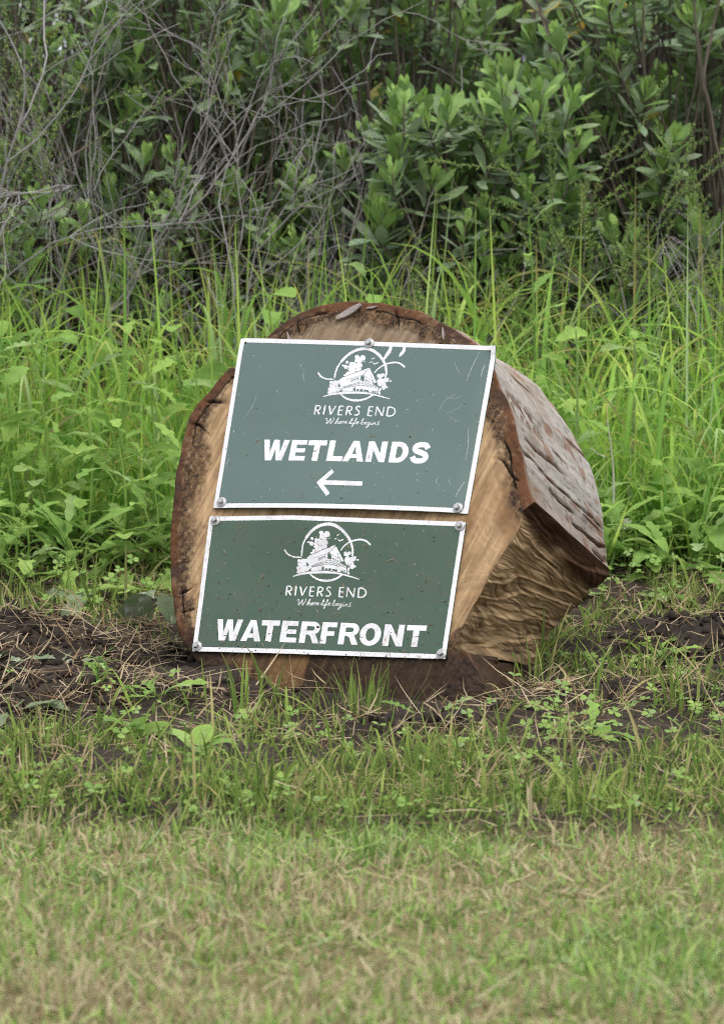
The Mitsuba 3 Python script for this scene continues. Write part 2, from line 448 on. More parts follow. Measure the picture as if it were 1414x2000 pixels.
def crack_wave(s, ca, m):
    return 5 * m.sin(s * 8 + ca) + 2.5 * m.sin(s * 21 + ca * 2) + 1.2 * m.sin(s * 47 + ca * 3)


i_split0, i_split1 = seg_index(SPLIT0), seg_index(SPLIT1)
_ring = OA[np.arange(i_split1, i_split0 + len(OA) + 1) % len(OA)]
SIDE_ARC = float(np.linalg.norm(np.diff(_ring, axis=0), axis=1).sum())


def face_fn(p, n, uv):
    u, v = local(p)
    d, dirt = uv.x, uv.y
    big = fbm(u * 14, v * 14, 1., 4)
    fine = fbm((u - .35 * v) * 160, v * 14, 2., 3)
    med = fbm((u - .3 * v) * 50, v * 18, 4., 4)
    tan = mix(rgb(.235, .145, .075), rgb(.46, .315, .175), smoothstep(.2, .8, fine * .6 + med * .5 - .05))
    tan = mix(tan, mix(rgb(.085, .055, .038), rgb(.21, .14, .09), fine), smoothstep(.33, .40, u + .07 * (big - .5)) * smoothstep(-.10, .02, v) * .85)
    tan = mix(tan, rgb(.20, .105, .045), smoothstep(.55, .72, fbm(u * 9 + 3, v * 5, 3., 4)) * .6)
    tan = tan * (.86 + .28 * noise(d * 210 + 5 * med, 3. * big, 0.))
    grey = mix(rgb(.10, .066, .042), rgb(.31, .235, .17), fine)
    tan = mix(tan, grey, smoothstep(.31, .37, v + .10 * (big - .5)) * .85)
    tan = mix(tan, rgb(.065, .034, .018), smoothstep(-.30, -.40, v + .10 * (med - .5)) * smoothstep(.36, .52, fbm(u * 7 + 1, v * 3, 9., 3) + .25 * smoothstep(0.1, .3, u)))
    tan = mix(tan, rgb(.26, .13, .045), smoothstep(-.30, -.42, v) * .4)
    speck = fbm(u * 110, v * 110, 5., 3)
    grit = fbm(u * 300, v * 300, 7., 2)
    band = mix(rgb(.028, .018, .012), rgb(.17, .10, .05), smoothstep(.38, .70, speck * .22 + big * .30 + fine * .2 + .28 * fbm(u * 260, v * 260, 21., 2)))
    band = mix(band, rgb(.27, .22, .18), smoothstep(.68, .76, grit * .6 + speck * .4) * .7)
    w1 = .042 + .075 * (big - .5) + .03 * (med - .5)
    c = mix(band, tan, smoothstep(w1 - .008, w1 + .026, d + .02 * (speck - .5)))
    rim = mix(rgb(.05, .021, .010), rgb(.135, .058, .024), fbm(u * 70, v * 70, 6., 3))
    rim = mix(rim, rgb(.045, .026, .018), smoothstep(.46, .68, fbm(u * 16, v * 16, 11., 3)) * .85)
    rim = mix(rim, rgb(.17, .10, .055), smoothstep(.64, .74, fbm(u * 40, v * 40, 13., 3)) * .6)
    c = mix(rim, c, smoothstep(.012, .030, d + .022 * (speck - .5) + .016 * (big - .5)))
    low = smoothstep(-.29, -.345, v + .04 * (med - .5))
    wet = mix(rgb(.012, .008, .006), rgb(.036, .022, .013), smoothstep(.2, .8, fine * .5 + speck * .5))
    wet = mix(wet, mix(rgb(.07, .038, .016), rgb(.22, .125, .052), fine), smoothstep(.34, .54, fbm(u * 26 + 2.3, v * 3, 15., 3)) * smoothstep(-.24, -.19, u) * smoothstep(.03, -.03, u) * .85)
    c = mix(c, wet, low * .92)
    return mix(c, rgb(.014, .010, .008), smoothstep(.25, .8, dirt))


def face_bump(p, n, uv):
    u, v = local(p)
    return fbm((u - .35 * v) * 220, v * 18, 2., 3) + .6 * fbm(u * 130, v * 130, 5., 3)


def side_fn(p, n, uv):
    a, s = SIDE_ARC / 1000 - uv.x, uv.y          # metres back from the ridge, share of the length
    u, v = local(p)
    g = fbm(a * 130, s * 24, 1., 4)
    m = fbm(a * 34, s * 10, 2., 4)
    big = fbm(a * 9, s * 4 + 3, 3., 4)
    c = mix(rgb(.185, .168, .145), rgb(.40, .37, .33), g * .7 + m * .5 - .1)
    c = mix(c, rgb(.19, .14, .10), smoothstep(.50, .72, big) * .6)
    c = mix(c, rgb(.15, .115, .085), smoothstep(.16, .02, a + .06 * (m - .5)) * .55)
    c = mix(c, rgb(.075, .06, .05), smoothstep(.60, .76, fbm(a * 70, s * 30, 4., 3)) * .5)
    residue = smoothstep(.055, .015, dr.abs(a - .275 - .02 * (big - .5))) * smoothstep(.02, .07, s) * smoothstep(.42, .30, s)
    c = mix(c, mix(rgb(.035, .028, .022), rgb(.15, .085, .05), g), residue * smoothstep(.40, .56, fbm(a * 60, s * 30, 7., 3)))
    c = mix(c, rgb(.17, .075, .038), smoothstep(.66, .74, fbm(a * 36, s * 10 + 9, 6., 3)) * .6)
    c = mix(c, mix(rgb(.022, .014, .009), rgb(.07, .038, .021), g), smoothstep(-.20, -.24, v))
    c = mix(c, rgb(.14, .065, .034), smoothstep(.05, .0, s - .03 * (m - .3)) * .8)
    for ca, s0, s1, dep in CRACKS:
        d = dr.abs(a * 1000 - ca + crack_wave(s, SIDE_ARC - ca, dr))
        on = smoothstep(s0, s0 + .06, s) * smoothstep(s1 + .02, s1 - .1, s)
        c = mix(c, rgb(.12, .062, .036), smoothstep(9, 3.5, d + 6 * (g - .5)) * on * .75)
        c = mix(c, rgb(.02, .013, .01), smoothstep(3.5, 1.5, d) * on)
    return c


crack_mix = side_fn


def side_bump(p, n, uv):
    u, v = local(p)
    return fbm(v * 190 + u * 130, uv.y * 26, 1., 4)


def split_fn(p, n, uv):
    mark = dr.clip(dr.floor(uv.x) / 10, 0, 1)
    u, v = local(p)
    s = uv.y
    w = fbm(u * 9, v * 9, s * 2, 3)
    g = fbm((v + .5 * u) * 190 + w * 20, s * 5, 1., 4)
    m = fbm(u * 10, v * 10, s * 4, 4)
    c = mix(rgb(.15, .09, .042), rgb(.52, .36, .20), smoothstep(.15, .85, g * .75 + m * .5 - .12))
    c = mix(c, rgb(.085, .06, .034), smoothstep(.52, .72, fbm(u * 13 + 4, v * 13, s * 5, 4)) * .6)
    c = mix(mix(rgb(.035, .020, .013), rgb(.12, .058, .03), g), c, smoothstep(.035, .065, uv.x + .03 * (m - .5)))
    c = mix(c, rgb(.035, .024, .016), smoothstep(.80, 1., s + .25 * (m - .5)) * .6)
    c = mix(c, rgb(.05, .035, .022), smoothstep(-.24, -.32, v + .1 * (m - .5)) * .5)
    return c


def split_bump(p, n, uv):
    u, v = local(p)
    w = fbm(u * 9, v * 9, uv.y * 2, 3)
    return fbm((v + .5 * u) * 260 + w * 26, uv.y * 7, 1., 3) + .5 * fbm((v + .5 * u) * 700 + w * 60, uv.y * 14, 3., 2)


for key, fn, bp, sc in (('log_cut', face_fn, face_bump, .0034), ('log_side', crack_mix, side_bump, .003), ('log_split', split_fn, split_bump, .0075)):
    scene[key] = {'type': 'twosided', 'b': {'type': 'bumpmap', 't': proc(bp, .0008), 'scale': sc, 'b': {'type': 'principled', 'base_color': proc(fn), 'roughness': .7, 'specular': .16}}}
two('flake_bark', base_color=proc(lambda p, n, uv: mix(rgb(.14, .11, .10), rgb(.33, .28, .26), fbm(p.x * 60, p.y * 60, p.z * 240, 3))), roughness=.7)

log = thing('sawn_log', 'thick sawn section of tree trunk tipped on its side, carrying the two signs', 'log')
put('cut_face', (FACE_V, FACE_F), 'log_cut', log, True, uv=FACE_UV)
N_O = len(OA)
v1, f1, uv1, pe1, we1 = loft(i_split1, i_split0 + N_O, 110, 'side')
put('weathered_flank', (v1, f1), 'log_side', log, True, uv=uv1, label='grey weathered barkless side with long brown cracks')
v2, f2, uv2, pe2, we2 = loft(i_split0, i_split1, 150, 'split')
put('torn_flank', (v2, f2), 'log_split', log, True, uv=uv2, label='torn fibrous brown wood where the corner split away')
bp = np.vstack([pe1, pe2[1:-1]])
bc = bp.mean(0)
bv = face(np.r_[bp[:, 0], bc[0]], np.r_[bp[:, 1], bc[1]], -DEPTH)
k = len(bp)
put('rear_face', (bv, np.stack([np.arange(k), (np.arange(k) + 1) % k, np.full(k, k)], 1)), 'log_cut', log, False, uv=np.tile([.2, 0], (k + 1, 1)))
rng = np.random.default_rng(77)
fl = trimesh.creation.box([62, 15, 7]).subdivide().subdivide()
fv = np.array(fl.vertices)
fv[:, 1] *= 1 - .55 * (np.abs(fv[:, 0]) / 31) ** 2
fv[:, 2] += 5 * (meshkit.fbm(fv / 14, 3, 2) - .5) + fv[:, 0] ** 2 / 400
ca, sa = math.cos(.60), math.sin(.60)
fu, fvv = fv[:, 0] * ca - fv[:, 1] * sa - 81, fv[:, 0] * sa + fv[:, 1] * ca + 438
put('bark_flake', (face(fu, fvv, fv[:, 2] + 5), fl.faces), 'flake_bark', log, False, label='loose grey sliver of bark on the top of the cut face')
for nm, cx, cy, L_, th_ in (('wood_splinter', -30, 452, 26, .2), ('wood_splinter', 150, 395, 30, -1.3), ('wood_splinter', -215, 372, 34, 2.0)):
    sp = trimesh.creation.box([L_, 6, 5]).subdivide()
    sv = np.array(sp.vertices); sv[:, 1] *= 1 - .7 * (np.abs(sv[:, 0]) / (L_ / 2)); sv += 2 * (meshkit.fbm(sv / 9, 2, 4)[:, None] - .5)
    put(nm, (face(sv[:, 0] * math.cos(th_) - sv[:, 1] * math.sin(th_) + cx, sv[:, 0] * math.sin(th_) + sv[:, 1] * math.cos(th_) + cy, sv[:, 2] + 2), sp.faces), 'flake_bark', log)

# ---------------------------------------------------------------- the two signs
CORN1 = [(-330, 368), (282, 368), (284, -16), (-313, -33)]
CORN2 = [(-319, -51), (285, -35), (294, -342), (-296, -361)]


def bulge1(u, v):
    mid = np.clip(1 - ((u + 20) / 300) ** 2, 0, 1)
    w = 8 + 12 * mid * ss(190, -30, v) + 3 * mid
    w = w - np.clip(u - 250, 0, None) * .16 + 9 * ss(255, 285, u) * ss(340, 368, v) - 3 * ss(-300, -330, u) * ss(330, 365, v)
    return w + 1.5 * (meshkit.noise(np.stack([u / 90, v / 90, u * 0], -1), 4) - .5)


def bulge2(u, v):
    line = (u + 330) - (v + 361) * 1.0          # a crease from the top edge down to the left
    tent = np.where(u < -110, np.clip((u + 300) / 190, 0, 1), np.clip((285 - u) / 395, 0, 1))
    w = 7 + 15 * tent * ss(-230, -45, v) ** 1.3 + 4 * tent
    return w + 1.2 * (meshkit.noise(np.stack([u / 80, v / 80, u * 0 + 7], -1), 4) - .5)


def printed(poly, bulge, lift, thick, edge=36.0):
    meshes = []
    poly = poly.simplify(.12)
    for g in getattr(poly, 'geoms', [poly]):
        if g.geom_type == 'Polygon' and g.area > .3:
            m = trimesh.creation.extrude_polygon(g, thick, engine='earcut')
            v, f = trimesh.remesh.subdivide_to_size(np.array(m.vertices), np.array(m.faces), edge, max_iter=12)
            meshes.append(trimesh.Trimesh(v, f, process=False))
    m = trimesh.util.concatenate(meshes)
    v = np.array(m.vertices)
    return trimesh.Trimesh(face(v[:, 0], v[:, 1], bulge(v[:, 0], v[:, 1]) + lift + v[:, 2]), np.array(m.faces), process=False)


def spl(pts, k=8):
    p = np.array(pts, float)
    if len(p) < 3:
        return p
    q = np.vstack([2 * p[0] - p[1], p, 2 * p[-1] - p[-2]])
    out = []
    for i in range(1, len(q) - 2):
        t = np.linspace(0, 1, k, endpoint=False)[:, None]
        out.append(.5 * (2 * q[i] + (q[i + 1] - q[i - 1]) * t + (2 * q[i - 1] - 5 * q[i] + 4 * q[i + 1] - q[i + 2]) * t ** 2 + (3 * q[i] - q[i - 1] - 3 * q[i + 1] + q[i + 2]) * t ** 3))
    return np.vstack(out + [p[-1:]])


def stroke(pts, w, w2=None, wm=None, cap='round'):
    p = spl(pts)
    if w2 is None:
        return LineString(p).buffer(w / 2, quad_segs=4, cap_style=cap)
    t = np.linspace(0, 1, len(p))
    ws = w + (w2 - w) * t if wm is None else np.interp(t, [0, .5, 1], [w, wm, w2])
    return unary_union([LineString(p[i:i + 2]).buffer((ws[i] + ws[i + 1]) / 4, quad_segs=4) for i in range(len(p) - 1)])


def emblem():
    """The printed emblem: an open ring, two swooshes, a gabled house on a ground line, three trees and three birds."""
    P = lambda *a: Polygon(a)
    disc = lambda x, y, r, q=1: shapely.affinity.scale(Point(x, y).buffer(r), 1, q)
    rings = [stroke([(360, 300), (440, 215), (540, 135), (660, 75), (780, 48), (880, 48), (980, 80), (1080, 150), (1160, 240), (1215, 340), (1240, 440), (1242, 530), (1225, 605)], 44, 34, 62),
             stroke([(338, 330), (290, 400), (255, 490), (235, 570), (228, 620)], 24, 24, 32), stroke([(345, 940), (420, 1005), (520, 1050), (640, 1065), (760, 1055), (880, 1015), (985, 950)], 30, 30, 42),
             stroke([(-94, 527), (-43, 595), (60, 642), (210, 652)], 34, 22), stroke([(1012, 515), (1060, 460), (1130, 405), (1210, 360), (1300, 332), (1400, 315), (1470, 322), (1535, 347), (1595, 402)], 18, 36)]
    land = P((-5, 990), (150, 935), (350, 900), (640, 886), (850, 903), (1000, 933), (1150, 973), (1312, 1025), (1305, 1038), (1150, 998), (1000, 962), (850, 937), (640, 930), (400, 937), (200, 958), (0, 1000))
    house = P((295, 690), (370, 620), (915, 420), (1050, 712), (994, 714), (988, 752), (1080, 797), (1073, 925), (850, 895), (640, 876), (370, 893), (365, 830), (330, 740))
    cut = [P((742, 588), (780, 572), (815, 605), (810, 682), (730, 668)), stroke([(905, 440), (780, 563)], 9), stroke([(780, 565), (460, 662)], 8), stroke([(785, 570), (975, 678)], 9), stroke([(938, 570), (984, 690)], 10),
           P((552, 662), (697, 615), (697, 663), (682, 667), (682, 635), (568, 676), (560, 704), (543, 708)), stroke([(600, 672), (592, 694)], 12), stroke([(634, 660), (626, 682)], 12),
           P((832, 645), (862, 664), (858, 692), (828, 680)), P((880, 664), (900, 674), (896, 706), (876, 698)), P((920, 688), (942, 700), (938, 722), (916, 714)), P((970, 688), (992, 700), (984, 750), (966, 740)),
           stroke([(392, 800), (655, 722)], 10), stroke([(396, 812), (655, 745)], 10), stroke([(410, 822), (650, 776)], 12), stroke([(676, 714), (728, 700)], 13), stroke([(672, 742), (728, 730)], 13), stroke([(672, 772), (724, 763)], 14),
           stroke([(756, 696), (804, 700)], 13), stroke([(752, 730), (800, 734)], 13), stroke([(750, 764), (800, 770)], 14), stroke([(820, 706), (1070, 800)], 10), stroke([(818, 738), (1060, 822)], 11), stroke([(815, 772), (935, 806)], 13),
           P((600, 816), (648, 808), (632, 880), (586, 880)), P((660, 845), (712, 838), (702, 882), (650, 882)), P((730, 838), (784, 842), (774, 885), (720, 882)), P((802, 850), (902, 862), (896, 897), (794, 886)),
           P((968, 870), (1010, 882), (1004, 918), (960, 908)), P((1028, 872), (1052, 868), (1044, 925), (1018, 920)), stroke([(378, 838), (373, 890)], 14)]
    house = house.difference(unary_union(cut))
    big = unary_union([disc(*c) for c in [(672, 213, 46), (782, 228, 55), (660, 285, 38), (745, 272, 50), (700, 322, 40), (475, 312, 30), (560, 352, 46), (620, 372, 60), (395, 378, 30, .5), (450, 392, 45, .6), (540, 430, 60), (470, 420, 55, .5), (640, 440, 60), (725, 380, 52), (700, 450, 52), (570, 500, 60), (490, 545, 45), (430, 570, 30, .6), (620, 510, 60), (810, 300, 26, .35)]])
    big = big.difference(unary_union([disc(490, 432, 24, .5), disc(655, 322, 16), disc(785, 292, 34, .35), disc(640, 440, 12), disc(665, 498, 30, .3), disc(745, 408, 26, .25), disc(590, 362, 20, .3)])).difference(P((300, 690), (370, 612), (912, 408), (1060, 720), (400, 900)))
    right = unary_union([disc(*c) for c in [(1100, 578, 40), (1172, 564, 34), (1112, 612, 45), (1100, 690, 42), (1175, 680, 52), (1240, 662, 45), (1275, 634, 28, .6), (1320, 682, 30, .5), (1180, 752, 56), (1112, 740, 42), (1240, 800, 34, .7), (1190, 815, 36)]] + [P((1088, 945), (1132, 945), (1116, 890), (1150, 838), (1120, 800), (1095, 860))])
    right = right.difference(unary_union([disc(1085, 625, 24, .5), disc(1246, 716, 24, .5), stroke([(1150, 640), (1185, 632)], 12), stroke([(1120, 830), (1135, 700)], 7), stroke([(1130, 800), (1190, 740)], 7)]))
    left = unary_union([disc(*c) for c in [(170, 722, 42), (250, 722, 50), (295, 712, 36), (170, 780, 42), (250, 785, 50), (128, 845, 34), (200, 845, 60), (112, 915, 24), (150, 890, 46), (225, 880, 40), (290, 855, 45), (335, 830, 34)]])
    left = left.difference(unary_union([disc(255, 797, 12), disc(165, 738, 16, .6), stroke([(310, 735), (322, 760), (300, 780)], 6), stroke([(275, 905), (285, 850), (350, 825)], 6)]))
    birds = [stroke([(958, 240), (975, 249), (1016, 228)], 15), stroke([(912, 313), (926, 319), (957, 299)], 14), stroke([(985, 325), (1015, 348), (1083, 319)], 18)]
    return unary_union(rings + [land, house, big, right, left] + birds)


def wordmark():
    L = [((62, 218), (88, 78), 21), ((103, 155), (140, 216), 24), ((203, 220), (230, 80), 23), ((294, 86), (312, 220), 25), ((315, 220), (394, 86), 15), ((426, 226), (452, 90), 21), ((450, 92), (514, 94), 15), ((440, 156), (498, 158), 15), ((426, 225), (488, 228), 16),
         ((548, 230), (575, 92), 21), ((590, 166), (626, 230), 24), ((882, 238), (908, 98), 21), ((908, 100), (968, 103), 15), ((897, 165), (953, 168), 15), ((882, 237), (944, 241), 16), ((1000, 240), (1022, 100), 15), ((1022, 100), (1105, 243), 24), ((1105, 243), (1132, 106), 15), ((1172, 244), (1197, 106), 21)]
    out = [LineString(a[:2]).buffer(a[2] / 2, cap_style='flat') for a in L]
    for pts, w in (([(88, 84), (135, 84), (155, 108), (146, 138), (118, 152), (84, 154)], 17), ([(575, 97), (622, 99), (640, 120), (631, 148), (604, 161), (570, 162)], 17),
                   ([(768, 108), (742, 95), (714, 102), (704, 126), (724, 150), (748, 176), (746, 210), (715, 230), (677, 223)], 19), ([(1197, 108), (1245, 110), (1290, 138), (1298, 186), (1264, 232), (1215, 246), (1172, 243)], 20)):
        out.append(stroke(pts, w, cap='flat'))
    return unary_union(out)


def tagline():
    S = [[(232, 294), (246, 280), (262, 284), (254, 325), (250, 364), (274, 340), (316, 284), (311, 325), (312, 363), (338, 335), (366, 296), (370, 276), (354, 274)], [(374, 365), (402, 318), (436, 272), (424, 308), (390, 365), (408, 334), (426, 330), (420, 354), (434, 364), (452, 350)],
         [(448, 350), (476, 334), (468, 325), (450, 341), (452, 362), (478, 358), (492, 338)], [(490, 338), (507, 324), (512, 336), (500, 363)], [(512, 334), (528, 330), (537, 345)], [(536, 352), (562, 338), (554, 328), (538, 341), (538, 363), (566, 357)],
         [(592, 356), (638, 312), (652, 281), (640, 286), (612, 340), (606, 367), (632, 355)], [(640, 334), (630, 361), (646, 366), (662, 352)], [(652, 364), (698, 312), (716, 282), (703, 286), (680, 336), (646, 404), (636, 414), (652, 382), (700, 352)],
         [(705, 356), (742, 342), (735, 330), (713, 341), (709, 366), (745, 362)], [(772, 362), (808, 312), (820, 286), (808, 291), (786, 345), (787, 371), (814, 370), (826, 346), (806, 342)], [(834, 361), (866, 348), (860, 336), (841, 346), (839, 371), (868, 368)],
         [(916, 346), (892, 340), (879, 364), (891, 377), (915, 346), (896, 394), (866, 424), (851, 419), (871, 400), (922, 374)], [(941, 345), (931, 374), (946, 377), (962, 362)], [(964, 378), (980, 346), (976, 360), (1000, 346), (996, 374), (1012, 381)], [(1072, 324), (1046, 336), (1036, 351), (1051, 366), (1045, 381), (1014, 384)]]
    return unary_union([stroke(s, 6, 6, 10) for s in S] + [Point(655, 311).buffer(5.5), Point(956, 323).buffer(5.5)])


def glyph(ch, w):
    """Heavy capitals, 1 tall and w wide."""
    s, b = .285, .225
    P = lambda *a: Polygon([(x * w, y) for x, y in a])
    R = lambda x0, y0, x1, y1: box(x0, y0, x1, y1)
    ell = lambda cx, cy, rx, ry: shapely.affinity.scale(Point(cx, cy).buffer(1, 24), rx, ry)
    if ch == 'W':
        return P((0, 1), (.215, 1), (.305, .36), (.395, 1), (.605, 1), (.695, .36), (.785, 1), (1, 1), (.825, 0), (.585, 0), (.5, .56), (.415, 0), (.175, 0))
    if ch == 'A':
        return P((0, 0), (.36, 1), (.64, 1), (1, 0), (.70, 0), (.655, .165), (.345, .165), (.30, 0)).difference(P((.405, .365), (.595, .365), (.5, .73)))
    if ch == 'N':
        return P((0, 0), (0, 1), (.30, 1), (.69, .42), (.69, 1), (1, 1), (1, 0), (.70, 0), (.31, .58), (.31, 0))
    if ch == 'E':
        return R(0, 0, s, 1).union(R(0, 0, w, b)).union(R(0, 1 - b, w * .98, 1)).union(R(0, .40, w * .93, .60))
    if ch == 'F':
        return R(0, 0, s, 1).union(R(0, 1 - b, w, 1)).union(R(0, .37, w * .88, .585))
    if ch == 'T':
        return R(w / 2 - s / 2, 0, w / 2 + s / 2, 1).union(R(0, 1 - b - .02, w, 1))
    if ch == 'L':
        return R(0, 0, s, 1).union(R(0, 0, w, b + .02))
    if ch == 'D':
        out = R(0, 0, .45 * w, 1).union(ell(.45 * w, .5, .55 * w, .5).intersection(R(.4 * w, 0, w, 1)))
        return out.difference(R(s, .23, .45 * w, .77).union(ell(.45 * w, .5, .55 * w - .28, .27).intersection(R(.44 * w, 0, w, 1))))
    if ch == 'O':
        return ell(w / 2, .5, w / 2, .525).difference(ell(w / 2, .5, w / 2 - .29, .30))
    if ch == 'R':
        bowl = R(0, .40, .6 * w, 1).union(ell(.6 * w, .70, .36 * w, .30).intersection(R(.55 * w, 0, w, 1)))
        hole = R(s, .58, .58 * w, .79).union(ell(.58 * w, .685, .11 * w, .105))
        return R(0, 0, s, 1).union(bowl.difference(hole)).union(P((.38, .42), (.72, .45), (.80, .36), (1.0, 0), (.69, 0), (.52, .34), (.38, .40)))
    c = spl([(.90 * w, .70), (.76 * w, .86), (.50 * w, .893), (.24 * w, .83), (.155 * w, .70), (.26 * w, .59), (.50 * w, .52), (.74 * w, .44), (.85 * w, .31), (.76 * w, .17), (.50 * w, .107), (.22 * w, .15), (.09 * w, .31)])
    return LineString(c).buffer(.128, cap_style='flat')


def aff(poly, a, b, o):
    """x,y -> o + x a + y b"""
    return shapely.affinity.affine_transform(poly, [a[0], b[0], a[1], b[1], o[0], o[1]])


def sign_fn(base, fade, seed, wear):
    def fn(p, n, uv):
        u, v = local(p)
        c = mix(rgb(*base), rgb(*fade), fbm(u * 5 + seed, v * 5, 0., 3))
        c = mix(c, rgb(.10, .085, .05), wear * smoothstep(.50, .8, fbm(u * 30, v * 30, seed, 4)))
        return mix(c, rgb(.28, .30, .26), smoothstep(.82, .87, fbm(u * 160, v * 160, seed, 3)) * .35)
    return fn


def white_fn(seed, wear):
    def fn(p, n, uv):
        u, v = local(p)
        c = mix(rgb(.70, .70, .73), rgb(.60, .595, .61), fbm(u * 22, v * 22, seed, 4))
        return mix(c, rgb(.16, .12, .075), wear * smoothstep(.55, .72, fbm(u * 75, v * 60, seed, 4)))
    return fn


two('sign_paint_sheen_upper', base_color=proc(sign_fn((.050, .094, .080), (.062, .112, .098), 3., .08)), roughness=.30, specular=.6, clearcoat=.6, clearcoat_gloss=.85)  # bluer and lighter than the lower sign: sky sheen put into the base colour
two('sign_paint_lower', base_color=proc(sign_fn((.033, .068, .042), (.043, .082, .053), 9., .15)), roughness=.34, specular=.45, clearcoat=.15, clearcoat_gloss=.8)
two('white_print_upper', base_color=proc(white_fn(2., .10)), roughness=.4, specular=.4)
two('white_print_lower', base_color=proc(white_fn(6., .18)), roughness=.45, specular=.4)
two('zinc_bolt', base_color=proc(lambda p, n, uv: mix(rgb(.30, .295, .29), rgb(.52, .51, .50), fbm(p.x * 300, p.y * 300, p.z * 300, 3))), roughness=.38, metallic=.85)


def bolt(parent, u, v, w, roll):
    prof = np.array([[0, 0], [11.5, 0], [11.8, 1.2], [11.0, 2.4], [7.5, 3.4], [0, 3.6]])
    wash = trimesh.creation.revolve(prof, sections=28)
    hexa = trimesh.creation.cylinder(radius=6.6, height=7.5, sections=6)
    hv = np.array(trimesh.creation.revolve(np.array([[0, 0], [6.6, 0], [6.6, 6.0], [5.4, 7.6], [0, 7.8]]), sections=6).vertices)
    hm = trimesh.creation.revolve(np.array([[0, 0], [6.6, 0], [6.6, 6.0], [5.4, 7.6], [0, 7.8]]), sections=6)
    flange = trimesh.creation.revolve(np.array([[0, 0], [8.3, 0], [8.3, 1.0], [6.9, 1.8], [0, 1.8]]), sections=24)

    def at(m, dz, rot=0.):
        x = np.array(m.vertices); c, s = math.cos(rot), math.sin(rot)
        return face(x[:, 0] * c - x[:, 1] * s + u, x[:, 0] * s + x[:, 1] * c + v, x[:, 2] + w + dz)
    key = put('bolt', (at(hm, 5.0, roll), np.array(hm.faces)), 'zinc_bolt', parent)
    put('washer', trimesh.Trimesh(at(wash, 0.4), np.array(wash.faces), process=False), 'zinc_bolt', key, 35)
    put('flange', trimesh.Trimesh(at(flange, 3.6), np.array(flange.faces), process=False), 'zinc_bolt', key, 35)


EMBLEM, WORDS, TAG = emblem(), wordmark(), tagline()


def build_sign(key, corners, bulge, paint, white, art_map, word_map, text, origin, xdir, ydir, spans):
    quad = Polygon(corners).buffer(-3).buffer(3)
    put('panel', printed(quad, bulge, -3.0, 3.0, 14.0), paint, key, 25)
    ring = quad.buffer(-.4).difference(quad.buffer(-10.5, join_style='mitre'))
    put('white_border', printed(ring, bulge, 0.05, .55, 20.0), white, key, 25)
    put('emblem', printed(aff(EMBLEM.simplify(2.5), *art_map), bulge, 0.05, .5), white, key, label='white printed emblem of a gabled house, trees and birds in a broken ring')
    put('wordmark', printed(aff(WORDS.simplify(.8), *word_map), bulge, 0.05, .5), white, key, label='white thin capitals reading RIVERS END')
    put('tagline', printed(aff(TAG.simplify(.6), *word_map), bulge, 0.05, .5), white, key, label='white script reading Where life begins')
    o, xd, yd = (np.array(a, float) for a in (origin, xdir, ydir))
    cap = np.linalg.norm(yd)
    for ch, (a, b) in zip(text, spans):
        g = glyph(ch, (b - a) * np.linalg.norm(xd) / cap)
        put('letter', printed(aff(g, unit(xd) * cap, yd, o + xd * a), bulge, 0.05, .5), white, key)


ART1 = [[0.12032, 0.00415], [0.02293, -0.11802], [-124.07248, 352.60451]]
WRD1 = [[0.15374, 0.00624], [0.02921, -0.15008], [-129.67286, 225.81708]]
ART2 = [[0.11791, 0.00553], [0.0344, -0.12148], [-124.87551, -59.30578]]
WRD2 = [[0.15016, 0.00868], [0.03729, -0.14987], [-115.92014, -190.93495]]
TXT1 = [[-220.75386, 81.56626], [0.29969, 0.00701], [-1.14094, 48.75548]]
TXT2 = [[-248.53406, -333.09341], [0.37229, 0.0109], [-1.40955, 48.14901]]
ARROW = [[-73.43, 34.01], [-44.2, 66.36], [-37.7, 59.33], [-54.66, 39.84], [33.98, 41.24], [35.05, 31.09], [-55.3, 29.28], [-36.8, 10.28], [-43.24, 3.27]]
wet = thing('direction_sign', 'upper green sign with white border reading WETLANDS above an arrow, bolted to the log', 'sign')
build_sign(wet, CORN1, bulge1, 'sign_paint_sheen_upper', 'white_print_upper', ART1, WRD1, 'WETLANDS', *TXT1, [(0, 208), (226, 353), (362, 508), (528, 653), (655, 820), (836, 984), (1016, 1156), (1180, 1316)])
put('arrow', printed(Polygon(ARROW), bulge1, .05, .5), 'white_print_upper', wet, label='white printed arrow pointing left')
wat = thing('direction_sign', 'lower green sign with white border reading WATERFRONT, muddy, bolted to the log', 'sign')
build_sign(wat, CORN2, bulge2, 'sign_paint_lower', 'white_print_lower', ART2, WRD2, 'WATERFRONT', *TXT2, [(0, 165), (168, 296), (288, 403), (418, 521), (539, 663), (669, 762), (781, 906), (908, 1040), (1056, 1178), (1193, 1313)])
for i, (u, v) in enumerate([(-15, 363), (-294, -19), (261, -5), (-302, -61), (273, -45), (-286, -349), (283, -331)]):
    key, bl = (wet, bulge1) if i < 3 else (wat, bulge2)
    bolt(key, u, v, float(bl(np.array(float(u)), np.array(float(v)))), i * 1.7)
